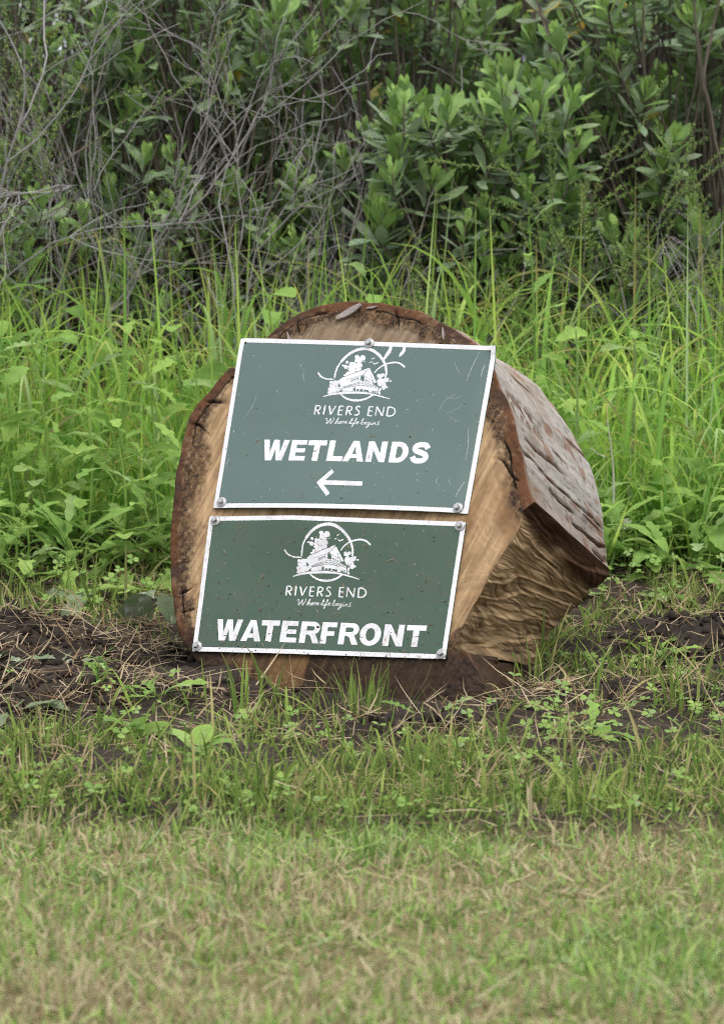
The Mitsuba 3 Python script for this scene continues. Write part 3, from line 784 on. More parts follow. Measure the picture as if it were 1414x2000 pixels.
# scratches and paint runs on the upper sign
rng = np.random.default_rng(5)
scr = []
for x0, y0, x1, y1, w in [(245, 352, 228, 285, 2.0), (263, 325, 258, 296, 2.2), (-262, 235, -283, 178, 1.0), (-160, 300, -152, 268, 1.2), (250, 180, 258, 100, 1.3), (212, 300, 190, 330, 1.), (208, 255, 175, 210, .9), (225, 250, 180, 250, .9), (238, 240, 190, 205, .9), (265, 55, 252, 20, 2.0), (232, 60, 236, 45, 1.2), (200, 205, 230, 190, .9), (-300, 90, -303, 60, 1.3), (205, 65, 212, 40, 1.0)]:
    mx, my = (x0 + x1) / 2 + rng.normal(0, 4), (y0 + y1) / 2 + rng.normal(0, 4)
    scr.append(stroke([(x0, y0), (mx, my), (x1, y1)], w * .16, w * .14, w * .34))
for _ in range(40):
    x, y, a, l = rng.uniform(-300, 270), rng.uniform(-5, 350), rng.uniform(0, 3.14), rng.uniform(1.5, 6)
    scr.append(LineString([(x, y), (x + l * math.cos(a), y + l * math.sin(a))]).buffer(rng.uniform(.15, .35)))
put('scratches', printed(unary_union(scr), bulge1, .03, .35), 'white_print_upper', wet, kind='stuff', label='white scratches and nicks in the green paint')
run = unary_union([stroke([(37, 358), (36, 348), (31, 338), (27, 329)], 6, 5, 9), stroke([(68, 358), (69, 350), (64, 341), (62, 337)], 6, 4, 8)])
put('paint_run', printed(run, bulge1, .05, .6), 'white_print_upper', wet, label='two whitish drips below the top border')
put('screw_hole', printed(unary_union([Point(-315, 357).buffer(3), Point(268, 358).buffer(3.5), Point(271, 340).buffer(2.5)]), bulge1, .7, .1), 'clod', wet, label='empty dark screw holes near the top corners')

# mown clippings and mud stuck to the signs


def flecks(n, seed, corners, bulge, size, low):
    r = np.random.default_rng(seed)
    u = r.uniform(corners[0][0] + 8, corners[1][0] - 8, n)
    v0, v1 = min(c[1] for c in corners) + 14, max(c[1] for c in corners) - 24
    v = v0 + (v1 - v0) * r.uniform(0, 1, n) ** low
    a, l, w, c = r.uniform(0, 6.28, n), size * r.lognormal(0, .5, n), r.uniform(.5, 1.5, n), r.normal(0, .5, n)
    out = []
    for i in range(n):
        t = np.linspace(0, 1, 4)
        th = a[i] + c[i] * t * 2
        x = u[i] + np.r_[0, np.cumsum(np.cos(th[:-1]))] * l[i] / 3
        y = v[i] + np.r_[0, np.cumsum(np.sin(th[:-1]))] * l[i] / 3
        P = face(x, y, bulge(x, y) + 1.3 + .8 * r.uniform(0, 1) * t)
        out.append(tube(P, np.array([.5, 1, .8, .2]) * w[i] * .0006, 4, r.integers(0, 90)))
    return join(*out)


cl = join(flecks(210, 6, CORN2, bulge2, 7, 1.3), flecks(40, 8, CORN1, bulge1, 7, 1.5))
putm('grass_clippings', cl, 'straw', kind='stuff', label='dried grass clippings stuck on the green signs', cat='clippings')


def specks(n, seed, corners, bulge, low, lo, hi):
    r = np.random.default_rng(seed)
    base = trimesh.creation.icosphere(1, 1.0)
    bv, bf = np.array(base.vertices), np.array(base.faces)
    V, Fs = [], []
    for i in range(n):
        u = r.uniform(corners[3][0] + 12, corners[1][0] - 8); v0, v1 = min(c[1] for c in corners) + 6, max(c[1] for c in corners) - 20
        v = v0 + (v1 - v0) * r.uniform() ** low
        s = r.uniform(lo, hi) * (1 if r.uniform() < .9 else 2)
        q = bv * (1 + .5 * (meshkit.fbm(bv * 1.5 + i, 2, 3)[:, None] - .5)) * [s * r.uniform(.6, 1.8), s, s * .5]
        V.append(face(q[:, 0] + u, q[:, 1] + v, q[:, 2] + bulge(np.array(u), np.array(v)) + .6)); Fs.append(bf + 42 * i)
    return np.vstack(V), np.vstack(Fs)


a, b = specks(110, 4, CORN2, bulge2, 2.2, .6, 1.7), specks(36, 14, CORN1, bulge1, 1.3, .5, 1.2)
put('mud_specks', (np.vstack([a[0], b[0]]), np.vstack([a[1], b[1] + len(a[0])])), 'clod', None, True, kind='stuff', label='specks of dark mud spattered on the green signs', cat='mud')

# ---------------------------------------------------------------- ground sheet
fx = np.concatenate([-np.geomspace(400, 2.6, 26), np.linspace(-2.5, 2.5, 220), np.geomspace(2.6, 400, 26)])
fy = np.concatenate([-np.geomspace(400, .5, 14), np.linspace(0, 4.6, 24), np.linspace(4.65, 13, 350), np.geomspace(13.1, 600, 30)])
X, Y = np.meshgrid(fx, fy)
nx, ny = len(fx), len(fy)
i, j = np.meshgrid(np.arange(ny - 1), np.arange(nx - 1), indexing='ij')
q = i * nx + j
quads = np.stack([q, q + 1, q + nx + 1, q + nx], -1).reshape(-1, 4)
put('ground', (on_ground(X.ravel(), Y.ravel()), quads), 'soil', None, True, kind='structure', label='dark soil ground under lawn, rough grass and shrubs', uv=np.stack([X.ravel(), Y.ravel()], -1))


def in_log(x, y, pad=0.0):
    """True under the log's footprint."""
    q = np.stack([x, y, np.full_like(x, 0.02)], -1) - ORG
    u, w = q @ EU * 1000, q @ EN * 1000
    return (np.abs(u) < 415 + pad) & (w > -150 - pad) & (w < DEPTH + 30)


def scatter(rng, n, x0, x1, y0, y1, keep=None):
    x, y = rng.uniform(x0, x1, n), rng.uniform(y0, y1, n)
    ok = np.ones(n, bool) if keep is None else rng.uniform(0, 1, n) < keep(x, y)
    ok &= ~in_log(x, y)
    return x[ok], y[ok]


# ---------------------------------------------------------------- mown lawn
rng = np.random.default_rng(11)
x, y = scatter(rng, 115000, -1.35, 1.35, 4.7, 7.62, lambda x, y: ss(.10, -.10, y - edge_y(x) + .12 * (meshkit.noise(np.stack([x * 11, y * 8, 0 * x], -1), 8) - .5)) * (.55 + .45 * ss(.3, .6, meshkit.fbm(np.stack([x * 8, y * 8, 0 * x], -1), 2, 5))))
n = len(x)
clump = .68 + .7 * ss(.35, .7, meshkit.fbm(np.stack([x * 9, y * 6, 0 * x + 31], -1), 2, 41))
lawn = blades(rng, on_ground(x, y, -.004), rng.gamma(5, .0052, n) * clump, rng.uniform(.0034, .0085, n), np.abs(rng.normal(.65, .6, n)), rng.normal(.7, .8, n), seg=2, ages=rng.integers(0, 3, n))
x, y = scatter(rng, 7000, -1.35, 1.35, 4.7, 7.5, lambda x, y: (y < edge_y(x)) * 1.)
n = len(x)
lying = blades(rng, on_ground(x, y, .016), rng.uniform(.02, .06, n), rng.uniform(.002, .005, n), rng.normal(1.25, .2, n), rng.normal(.2, .3, n), seg=3, ages=rng.integers(0, 3, n))
putm('lawn_grass', join(lawn, lying), 'turf_leaf', kind='stuff', label='short mown lawn grass, green mixed with pale straw, in the foreground', cat='grass')

# ---------------------------------------------------------------- rough grass round the log
def rough_keep(x, y):
    nz = meshkit.fbm(np.stack([x * 5, y * 5, 0 * x + 2], -1), 3, 6)
    return ss(-.16, .06, y - edge_y(x)) * (1 - bare(x, y)) ** 2 * np.clip(.10 + 1.2 * ss(.42, .64, nz) + .9 * ss(.30, .12, np.abs(y - 7.62)), 0, 1)


rng = np.random.default_rng(12)
x, y = scatter(rng, 48000, -1.5, 1.5, 7.25, 10.5, rough_keep)
n = len(x)
tallish = meshkit.fbm(np.stack([x * 4, y * 4, 0 * x + 9], -1), 2, 7)
front = np.exp(-((y - 7.75) / .30) ** 2)
ln = rng.gamma(5, .0080, n) * (.5 + .9 * tallish) * (1 + .5 * front)
rough = blades(rng, on_ground(x, y, -.004), ln, rng.uniform(.0024, .0068, n), np.abs(rng.normal(.4, .5, n)), rng.normal(.8, .8, n), seg=4, ages=rng.integers(0, 3, n))
x, y = scatter(rng, 2600, -1.5, 1.5, 7.5, 10.4, rough_keep)
n = len(x)
wide = blades(rng, on_ground(x, y, -.004), rng.uniform(.06, .17, n), rng.uniform(.005, .009, n), np.abs(rng.normal(.4, .4, n)), rng.normal(.9, .6, n), seg=6, crease=True, ages=rng.integers(0, 3, n))
putm('rough_grass', join(rough, wide), 'rough_leaf', kind='stuff', label='patchy low rough grass around the log between lawn and tall grass', cat='grass')

rng = np.random.default_rng(13)
def straw_keep(x, y):
    return (y > edge_y(x) - .02) * np.clip(.24 + .8 * ss(.25, .55, bare(x, y)) * (1 - .88 * ss(.45, .9, bare(x, y))) + .5 * ss(.5, .7, meshkit.fbm(np.stack([x * 3, y * 4, 0 * x + 4], -1), 2, 9)), 0, 1)
x, y = scatter(rng, 21000, -1.5, 1.5, 7.36, 10.5, straw_keep)
n = len(x)
st = blades(rng, on_ground(x, y, rng.uniform(.002, .025, n)), rng.gamma(4, .018, n), rng.uniform(.0014, .0042, n), rng.normal(1.35, .25, n), rng.normal(.1, .5, n), seg=3, kink=(rng.uniform(.3, .9, n), rng.normal(0, .4, n)))
putm('dry_straw', st, 'straw', kind='stuff', label='dry straw and dead roots lying on the soil and rough grass', cat='straw')

rng = np.random.default_rng(14)
x, y = scatter(rng, 20000, -1.5, 1.5, 7.6, 10.6, lambda x, y: ss(.35, .8, bare(x, y)))
n = len(x)
ico = trimesh.creation.icosphere(0, 1.0)
iv, jf = np.array(ico.vertices), np.array(ico.faces)
sz = np.minimum(rng.gamma(1.8, .0026, n), .014)
cen_ = on_ground(x, y, 0) + np.stack([0 * x, 0 * x, sz * .3], -1)
shape = 1 + 1.5 * (meshkit.fbm(iv[None] * 1.3 + rng.uniform(0, 50, (n, 1, 3)), 2, 1)[..., None] - .5)
vv = cen_[:, None] + iv[None] * shape * (sz[:, None] * rng.uniform(.7, 1.4, (n, 3)))[:, None]
put('soil_clods', (vv.reshape(-1, 3), (jf[None] + (np.arange(n) * len(iv))[:, None, None]).reshape(-1, 3)), 'clod', None, 75, kind='stuff', label='crumbs and clods of dark dug soil left and right of the log', cat='soil')

# clover and small round-leaved ground cover
rng = np.random.default_rng(15)
def clover_keep(x, y):
    z = ss(.52, .62, meshkit.fbm(np.stack([x * 3.3, y * 3, 0 * x + 6], -1), 3, 12))
    return np.clip(z + 1.0 * ss(9.9, 10.2, y) * ss(10.9, 10.5, y) + .9 * np.exp(-((y - 7.72) / .2) ** 2) * ss(.35, .6, meshkit.noise(np.stack([x * 3, y * 0, 0 * x], -1), 3)), 0, 1) * (y > edge_y(x)) * (1 - .9 * bare(x, y))
x, y = scatter(rng, 2900, -1.5, 1.5, 7.42, 10.9, clover_keep)
n = len(x)
stem_h = rng.uniform(.010, .045, n) * (1 + .8 * (y > 10))
ctr = on_ground(x, y, 0) + np.stack([rng.normal(0, .012, n), rng.normal(0, .012, n), stem_h], -1)
nrm = unit(np.stack([rng.normal(0, .35, n), rng.normal(-.3, .35, n), np.ones(n)], -1))
a_ = unit(np.cross(nrm, [0.2, 1, 0.1]))
b_ = np.cross(nrm, a_)
rr = rng.uniform(.007, .014, n)
pv, pf, pu = [], [], []
oval = np.array([[0, 0], [.55, -.5], [1.05, -.55], [1.25, -.18], [1.12, 0], [1.25, .18], [1.05, .55], [.55, .5]])
for kx in range(3):
    g = rng.uniform(0, 6.28, n) * (kx == 0) + (0 if kx == 0 else 0)
    if kx == 0:
        g0 = g
    ang = g0 + kx * 2.094
    e1 = a_ * np.cos(ang)[:, None] + b_ * np.sin(ang)[:, None] + nrm * rng.uniform(-.1, .35, n)[:, None]
    e2 = -a_ * np.sin(ang)[:, None] + b_ * np.cos(ang)[:, None]
    o = ctr[:, None] + rr[:, None, None] * (oval[None, :, :1] * e1[:, None] + oval[None, :, 1:] * e2[:, None])
    at0 = sum(len(z) for z in pv)
    pv.append(o.reshape(-1, 3))
    fan = np.array([[0, t, t + 1] for t in range(1, 7)])
    pf.append((fan[None] + (np.arange(n) * 8)[:, None, None]).reshape(-1, 3) + at0)
    pu.append(np.stack([np.broadcast_to(.5 + oval[None, :, 1] * .6, (n, 8)) + 2 * rng.integers(0, 60, (n, 1)), np.broadcast_to(oval[None, :, 0] * .7, (n, 8))], -1).reshape(-1, 2))
clov = (np.vstack(pv), np.vstack(pf), np.vstack(pu))
stm = blades(rng, on_ground(x, y, -.003), stem_h * 1.1, np.full(n, .0014), np.abs(rng.normal(.1, .1, n)), np.zeros(n), seg=1)
putm('clover', join(clov, stm), 'weed_leaf', None, False, kind='stuff', label='low clover and small round leaves in the rough grass', cat='clover')

# ---------------------------------------------------------------- tall grass behind the log
rng = np.random.default_rng(21)
def front_y(x):
    return 10.42 + .22 * ss(0, -.5, x) + .2 * meshkit.noise(np.stack([x * 2.2, 0 * x, 0 * x], -1), 5) + .12 * ss(.3, .9, x)
def tall_keep(x, y):
    return (y > front_y(x)) * np.clip(.35 + ss(.35, .6, meshkit.fbm(np.stack([x * 5, y * 5, 0 * x], -1), 2, 15)), 0, 1)
x, y = scatter(rng, 7600, -2.0, 2.0, 10.3, 11.55, tall_keep)
n = len(x)
back = ss(0, .8, y - front_y(x))
hgt = np.where(x < -.25, 1.08, 1.0)
ln = rng.uniform(.22, .66, n) * (.62 + .55 * back) * hgt
arch = rng.uniform(0, 1, n) < .58
g1 = blades(rng, on_ground(x, y, -.01), ln * np.where(arch, 1.2, 1.), rng.uniform(.005, .013, n) * rng.choice([.8, 1, 1, 1.5], n), np.abs(rng.normal(.18, .2, n)), np.where(arch, rng.uniform(1.1, 2.5, n), rng.normal(.35, .3, n)), power=2.1, seg=11, crease=True, twist=.95, head=np.where(rng.uniform(0, 1, n) < .6, rng.choice([-1.57, 1.57], n) + rng.normal(0, .75, n), rng.uniform(0, 6.28, n)),
            kink=(rng.uniform(.45, .95, n), np.where(rng.uniform(0, 1, n) < .16, rng.uniform(.5, 1.6, n), 0)), ages=rng.integers(0, 3, n))
x, y = scatter(rng, 11000, -2.0, 2.0, 10.1, 11.6, lambda x, y: (y > front_y(x) - .15) * 1.)
n = len(x)
g2 = blades(rng, on_ground(x, y, -.005), rng.uniform(.08, .38, n), rng.uniform(.004, .010, n), np.abs(rng.normal(.25, .25, n)), rng.normal(.9, .7, n), seg=6, ages=rng.integers(0, 3, n))
x, y = scatter(rng, 130, -1.9, 1.9, 10.75, 11.5)
n = len(x)
g3 = blades(rng, on_ground(x, y, -.01), rng.uniform(.58, .90, n), rng.uniform(.006, .011, n), np.abs(rng.normal(.06, .06, n)), rng.uniform(-.1, .5, n), seg=10, crease=True, ages=np.full(n, 1), twist=.3, head=rng.choice([-1.57, 1.57], n) + rng.normal(0, .6, n))
x, y = scatter(rng, 620, -1.6, 1.6, 10.35, 11.3, lambda x, y: (y > front_y(x)) * (1. - .4 * (x > 0)))
n = len(x)
g4 = blades(rng, on_ground(x, y, -.01), rng.uniform(.5, .85, n), rng.uniform(.009, .0165, n), np.abs(rng.normal(.2, .15, n)), rng.uniform(1.2, 2.6, n), power=1.8, seg=13, crease=True, twist=.25,
            head=rng.choice([-1.9, -1.25, 1.25, 1.9, -.5, 3.6], n) + rng.normal(0, .35, n), kink=(rng.uniform(.5, .9, n), np.where(rng.uniform(0, 1, n) < .35, rng.uniform(.4, 1.3, n), 0)), ages=rng.integers(0, 3, n))
putm('tall_grass', join(g1, g2, g3, g4), 'tall_leaf', kind='stuff', label='tall lush green grass growing behind the log in front of the shrubs', cat='grass')

# ---------------------------------------------------------------- tufts in front
def tuft(px, py, nb, hl, label, spread=.05, seed=0, wd=(.004, .007)):
    r = np.random.default_rng(seed)
    key = numbered('grass_tuft')
    bx, by = px + r.normal(0, spread, nb), py + r.normal(0, spread * .6, nb)
    thing('grass_tuft', label, 'grass tuft')
    away = np.arctan2(by - py, bx - px) + r.normal(0, .5, nb)
    ln, wd_, le, be, ag = hl * r.uniform(.5, 1.05, nb), r.uniform(*wd, nb), np.abs(r.normal(.2, .2, nb)), r.normal(.4, .35, nb), r.integers(1, 3, nb)
    g = on_ground(bx, by, -.005)
    for i in range(nb):
        s_ = slice(i, i + 1)
        putm('blade', blades(r, g[s_], ln[s_], wd_[s_], le[s_], be[s_], seg=6, crease=True, head=away[s_], ages=ag[s_], blunt=.15), 'rough_leaf', key)


tuft(.00, 8.70, 42, .12, 'fresh bright green tuft of cut grass at the middle of the log base', .045, 1)
tuft(-.245, 8.66, 12, .13, 'small upright tuft of broad blades just left of the middle tuft under the lower sign', .03, 2, (.006, .010))
tuft(-.13, 8.72, 9, .11, 'sparse leaning blades between the two tufts below the lower sign', .05, 3)
tuft(.60, 9.05, 20, .13, 'tuft of wet blades on the soil right of the torn log corner', .06, 4)
tuft(.69, 8.75, 22, .12, 'tuft of blunt wet blades near the right edge in front of the dug soil', .05, 5, (.006, .010))
tuft(.37, 9.17, 14, .19, 'thin upright grass growing against the torn flank of the log', .02, 6)
tuft(.10, 7.95, 45, .11, 'wide tuft of grey green blades on the rough strip below the log', .08, 7, (.005, .009))
tuft(.28, 8.1, 40, .12, 'bright tuft on the rough strip below the right end of the lower sign', .07, 8)
tuft(-.62, 8.15, 14, .13, 'loose tuft on the rough strip at the far left below the dug soil', .05, 9)

# ---------------------------------------------------------------- leafy weeds
def lobed_leaf(r, L, W, lobes, cut, curl, roll, idn, rows=30, teeth=.12, wave=.1):
    """A leaf along +x, flat in xy with z up: outline with lobes, a crease and a curl. -> (v,f,uv)"""
    t = np.linspace(0, 1, rows)
    prof = np.sin(np.pi * np.clip(t, 0, 1) ** .8) ** .7 * (.45 + .75 * t ** 1.3) if lobes else np.sin(np.pi * t ** .75) ** .75
    lob = 1 - cut * (.5 + .5 * np.cos(2 * np.pi * lobes * t + np.pi * .2)) * ss(1.0, .72, t) if lobes else 1.0
    tooth = 1 + teeth * (r.uniform(-1, 1, (2, rows)))
    half = np.maximum(W * .5 * prof * lob * tooth, .0022)
    half[:, -1] = .0006
    cs = np.linspace(-1, 1, 7)
    hw = np.where(cs[None] < 0, half[0][:, None], half[1][:, None])
    y = cs[None] * hw
    x = L * t[:, None] + np.abs(cs[None]) * .10 * W * (1 if lobes else .3)
    z = .22 * np.abs(y) + wave * W * (meshkit.noise(np.stack([x / (W * .35), y / (W * .35), 0 * x + idn], -1), 3) - .5)
    curl = curl if abs(curl) > .02 else .02
    ph = curl * x / L
    xx = np.sin(ph) * L / curl + z * np.sin(ph)
    zz = z * np.cos(ph) - (1 - np.cos(ph)) * L / curl
    c, s = math.cos(roll), math.sin(roll)
    V = np.stack([xx, y * c - zz * s, y * s + zz * c], -1).reshape(-1, 3)
    i, j = np.meshgrid(np.arange(rows - 1), np.arange(6), indexing='ij')
    q = (i * 7 + j)
    f = np.stack([q, q + 1, q + 8, q + 7], -1).reshape(-1, 4)
    uv = np.stack([np.broadcast_to(.5 + cs[None] * .48, y.shape) + 2 * idn, np.broadcast_to(t[:, None] * .98, y.shape)], -1).reshape(-1, 2)
    return V, np.vstack([f[:, [0, 1, 2]], f[:, [0, 2, 3]]]), uv


def orient(m, origin, yaw, pitch):
    v = m[0]
    cp, sp = math.cos(pitch), math.sin(pitch)
    v = np.stack([v[:, 0] * cp - v[:, 2] * sp, v[:, 1], v[:, 0] * sp + v[:, 2] * cp], -1)
    cy, sy = math.cos(yaw), math.sin(yaw)
    return np.stack([v[:, 0] * cy - v[:, 1] * sy, v[:, 0] * sy + v[:, 1] * cy, v[:, 2]], -1) + origin, m[1], m[2]


def weed(x, y, label, seed, stem=0.0, leaves=7, L=.16, W=.07, lobes=4, cut=.55, mat='weed_leaf', lift=(.1, .9), curl=.7, teeth=.12, group=None, lean=(0, 0), z0=0.0):
    r = np.random.default_rng(seed)
    key = thing('broadleaf_weed', label, 'weed', group)
    base = np.array([x, y, float(gz(x, y)) - .005 + z0])
    tip = base + [lean[0], lean[1], stem]
    if stem > .05:
        t = np.linspace(0, 1, 7)[:, None]
        P = base + (tip - base) * t + np.array([.02, 0, 0]) * np.sin(t * 3)
        putm('stem', tube(P, np.linspace(.0045, .002, 7), 5, seed), mat, key)
    for i in range(leaves):
        h = (i + .5) / leaves
        yaw = i * 2.4 + r.normal(0, .3)
        o = base + (tip - base) * (h if stem > .05 else 0)
        pl = r.uniform(*lift)
        sc = r.uniform(.65, 1.15) * (1 - .45 * h if stem > .05 else 1)
        pet = .3 * L * sc
        d = np.array([math.cos(yaw) * math.cos(pl), math.sin(yaw) * math.cos(pl), math.sin(pl)])
        lf = orient(lobed_leaf(r, L * sc, W * sc, lobes, cut, curl * r.uniform(.5, 1.6), r.normal(0, .35), int(r.integers(0, 60)), teeth=teeth), o + d * pet, yaw, pl)
        pt = tube(np.stack([o, o + d * pet * .5, o + d * pet * 1.03]), [.0022, .0018, .0016], 4, seed)
        putm('leaf', join(lf, pt), mat, key, True)


def W_(*a, **k):
    if a[1] > 9.9 and 'L' not in k and len(a) > 6:
        a = a[:5] + (a[5], a[6] * 1.25, a[7] * 1.35) + a[8:] if len(a) > 7 else a
    weed(*a, **k)


W_(-.60, 10.42, 'large lobed weed with toothed leaves low at left, beside a fallen folded grass blade', 101, .30, 10, .19, .085, 4, .6, lift=(-.3, .8))
W_(-.45, 10.30, 'lobed weed with puckered grey green leaves hugging the left edge of the log', 102, .38, 12, .15, .07, 3, .5, lift=(-.2, .9), lean=(.03, 0))
W_(-.40, 10.05, 'broad toothed leaf rosette lying beside the left edge of the log at half height', 103, 0, 6, .20, .08, 5, .55, lift=(0, .5))
W_(-.80, 10.5, 'weed with pale lobed leaves at the far left under the tall grass', 104, .2, 9, .15, .065, 4, .55, lift=(-.2, .8))
W_(-.95, 10.95, 'tall round leaved weed rising at the left edge above the grass', 105, .62, 9, .15, .12, 2, .14, lift=(.1, 1.0), teeth=.13)
W_(-.70, 10.9, 'round leaved weed inside the tall grass at left', 106, .55, 8, .14, .10, 2, .14, lift=(.1, 1.0), teeth=.13)
W_(-.48, 10.85, 'broad leaved weed in the grass left of the log top', 107, .52, 8, .15, .10, 2, .2, lift=(.1, .9), teeth=.10)
W_(-.24, 10.75, 'broad leaved weed just left behind the top of the log', 108, .62, 8, .15, .095, 2, .25, lift=(.1, .9))
W_(.02, 10.8, 'upright jagged leaves right behind the top of the log', 109, .68, 8, .17, .11, 3, .25, lift=(.5, 1.2))
W_(.42, 10.85, 'tall pale toothed weed behind the log to the right of its top', 110, .80, 9, .16, .075, 4, .35, lift=(.5, 1.2))
W_(.46, 10.75, 'broad bright green leaf clump right of the log top', 111, .52, 9, .11, .085, 3, .3, lift=(.3, 1.0), teeth=.12)
W_(.74, 10.75, 'thin branching weed in the grass right of the log', 112, .62, 12, .07, .02, 3, .4, lift=(.2, 1.0))
W_(.60, 10.45, 'pale curled leaf standing on a stalk right of the log', 113, .36, 2, .075, .06, 0, 0, mat='pale_leaf', lift=(.0, .2), curl=-.7)
W_(.78, 10.5, 'light green mallow like weed low in the grass right of the log', 114, .22, 8, .10, .085, 0, 0, lift=(0, .8), teeth=.08)
W_(.64, 10.12, 'big flat yellowish lobed leaf lying by the right end of the log', 115, 0, 6, .13, .06, 4, .45, lift=(.02, .25), curl=.3)
W_(.98, 10.65, 'dark clump of broad leaves at the right edge under the tall grass', 116, .25, 9, .13, .06, 2, .3, lift=(0, .9))
W_(-.445, 9.62, 'large wilted dusty leaf slumped against the left foot of the log', 120, 0, 3, .21, .13, 2, .25, mat='wilt_leaf', lift=(-.05, .5), curl=1.3, z0=.08)
W_(-.63, 10.05, 'wilted greyish leaves with a white underside left of the log', 121, 0, 5, .12, .06, 3, .4, mat='wilt_leaf', lift=(0, .5), curl=1.2)
W_(-.44, 8.35, 'rounded dark green leaf clump on the rough strip below the lower sign corner', 122, .03, 9, .075, .05, 0, 0, lift=(.1, 1.0), teeth=.05)
W_(-.55, 8.80, 'dark bushy weed tuft in the middle of the left soil patch', 123, .06, 14, .05, .022, 3, .5, lift=(.1, 1.2))
W_(-.72, 8.55, 'greyish drooping leaves at the near edge of the left soil patch', 124, .02, 8, .09, .05, 2, .3, mat='wilt_leaf', lift=(0, .6))
W_(-.78, 9.05, 'dusty collapsed weed on the left soil patch at the picture edge', 125, 0, 8, .09, .045, 3, .5, mat='wilt_leaf', lift=(0, .5))
W_(.13, 8.58, 'feathery grey green weed on the soil ridge below the signs', 126, .02, 9, .10, .032, 6, .7, lift=(.1, .7))
W_(-.32, 8.12, 'mid green leafy weed on the rough strip below the left half of the log', 127, .04, 12, .06, .04, 0, 0, lift=(.1, 1.), teeth=.06)
W_(-.66, 7.72, 'low dark green weed on the lawn edge at left', 128, .03, 12, .06, .035, 2, .3, lift=(.05, .9))
W_(-.25, 7.68, 'low creeping weed on the lawn edge left of centre', 129, .02, 14, .055, .03, 2, .3, lift=(.05, .9))
W_(.33, 7.75, 'yellow green seedling clump on the lawn edge right of centre', 130, .03, 14, .05, .032, 0, 0, lift=(.1, .9), teeth=.06)
rw = np.random.default_rng(900)
NTH = ['first', 'second', 'third', 'fourth', 'fifth', 'sixth', 'seventh', 'eighth', 'ninth', 'tenth', 'eleventh', 'twelfth', 'thirteenth', 'fourteenth']
for side_, (xa, xb) in (('left', (-1.0, -.42)), ('right', (.52, 1.02))):
    for k_ in range(14):
        wx = xa + (xb - xa) * (k_ + rw.uniform(.2, .8)) / 14
        weed(wx, rw.uniform(10.15, 10.62) + (.1 if side_ == 'right' else 0), f'low lobed weed in the leafy fringe {side_} of the log, {NTH[k_]} from the left', 600 + k_ + 50 * (side_ == 'right'), rw.uniform(.03, .26), int(rw.integers(8, 14)),
             rw.uniform(.12, .20), rw.uniform(.055, .095), int(rw.integers(2, 5)), rw.uniform(.3, .55), lift=(-.1, 1.0), curl=rw.uniform(.5, 1.1), group=f'leafy fringe {side_} of the log')
for side_, (xa, xb), cnt in (('left', (-.98, -.40), 11), ('right', (.42, 1.0), 6)):
    for k_ in range(cnt):
        wx = xa + (xb - xa) * (k_ + rw.uniform(.2, .8)) / cnt
        weed(wx, rw.uniform(10.45, 10.75), f'tall broad leaved weed in the long grass {side_} of the log, {NTH[k_]} from the left', 760 + k_ + 50 * (side_ == 'right'), rw.uniform(.28, .60), int(rw.integers(8, 13)),
             rw.uniform(.12, .18), rw.uniform(.07, .11), int(rw.integers(2, 5)), rw.uniform(.25, .5), lift=(-.1, .8), curl=rw.uniform(.5, 1.1), group=f'tall weeds in the grass {side_} of the log', lean=(rw.normal(0, .05), -.05))
for wx, wy, lb in ((-.88, 9.75, 'dusty flattened weed at the top edge of the left soil patch'), (-.66, 9.2, 'small grey green weed in the dark soil left of the log foot'), (-.42, 8.68, 'trampled weed between the left soil patch and the log base'), (-.80, 8.3, 'matted green weed below the left soil patch at the picture edge'), (.66, 9.4, 'trampled weed between the log end and the right soil patch'), (.45, 8.3, 'matted green weed on the rough strip below the torn corner')):
    weed(wx, wy, lb, int(1000 + abs(wx) * 100), .02, 11, .085, .04, 3, .45, mat='wilt_leaf' if 'dusty' in lb or 'grey' in lb else 'weed_leaf', lift=(0, .7))
W_(1.1, 9.2, 'leafy weed beyond the right soil patch', 131, .05, 9, .10, .05, 3, .4)
W_(-1.15, 9.9, 'leafy weed beyond the left soil patch', 132, .1, 9, .12, .05, 3, .4)

# ---------------------------------------------------------------- broad-leaved shrubs
def shrub_leaf_proto(bend, seed, idn, age):
    t = np.linspace(0, 1, 7)
    wprof = np.array([.10, .30, .55, .82, 1.0, .82, .14]) * .175
    th = bend * t ** 1.3
    d = np.stack([np.cos(th), 0 * th, np.sin(th)], -1)
    P = np.vstack([[0, 0, 0], np.cumsum((d[1:] + d[:-1]) / 2 / 6, 0)])
    side = np.tile([0, 1.0, 0], (7, 1))
    nr = np.stack([-np.sin(th), 0 * th, np.cos(th)], -1)
    return strips(P[None], side[None], 2 * wprof[None], nr[None], .12, np.array([idn]), np.array([age]))


PROTO = [[shrub_leaf_proto(b, 0, 7 * a + 3 * k_ + 11, a) for k_, b in enumerate((.5, .1, -.35, .25, -.1, -.6))] for a in range(4)]
PROTO_PLY = [[mikit.ply((m[0], m[1]), 'shrub_leaf', smooth=True, uv=m[2]) for m in row] for row in PROTO]


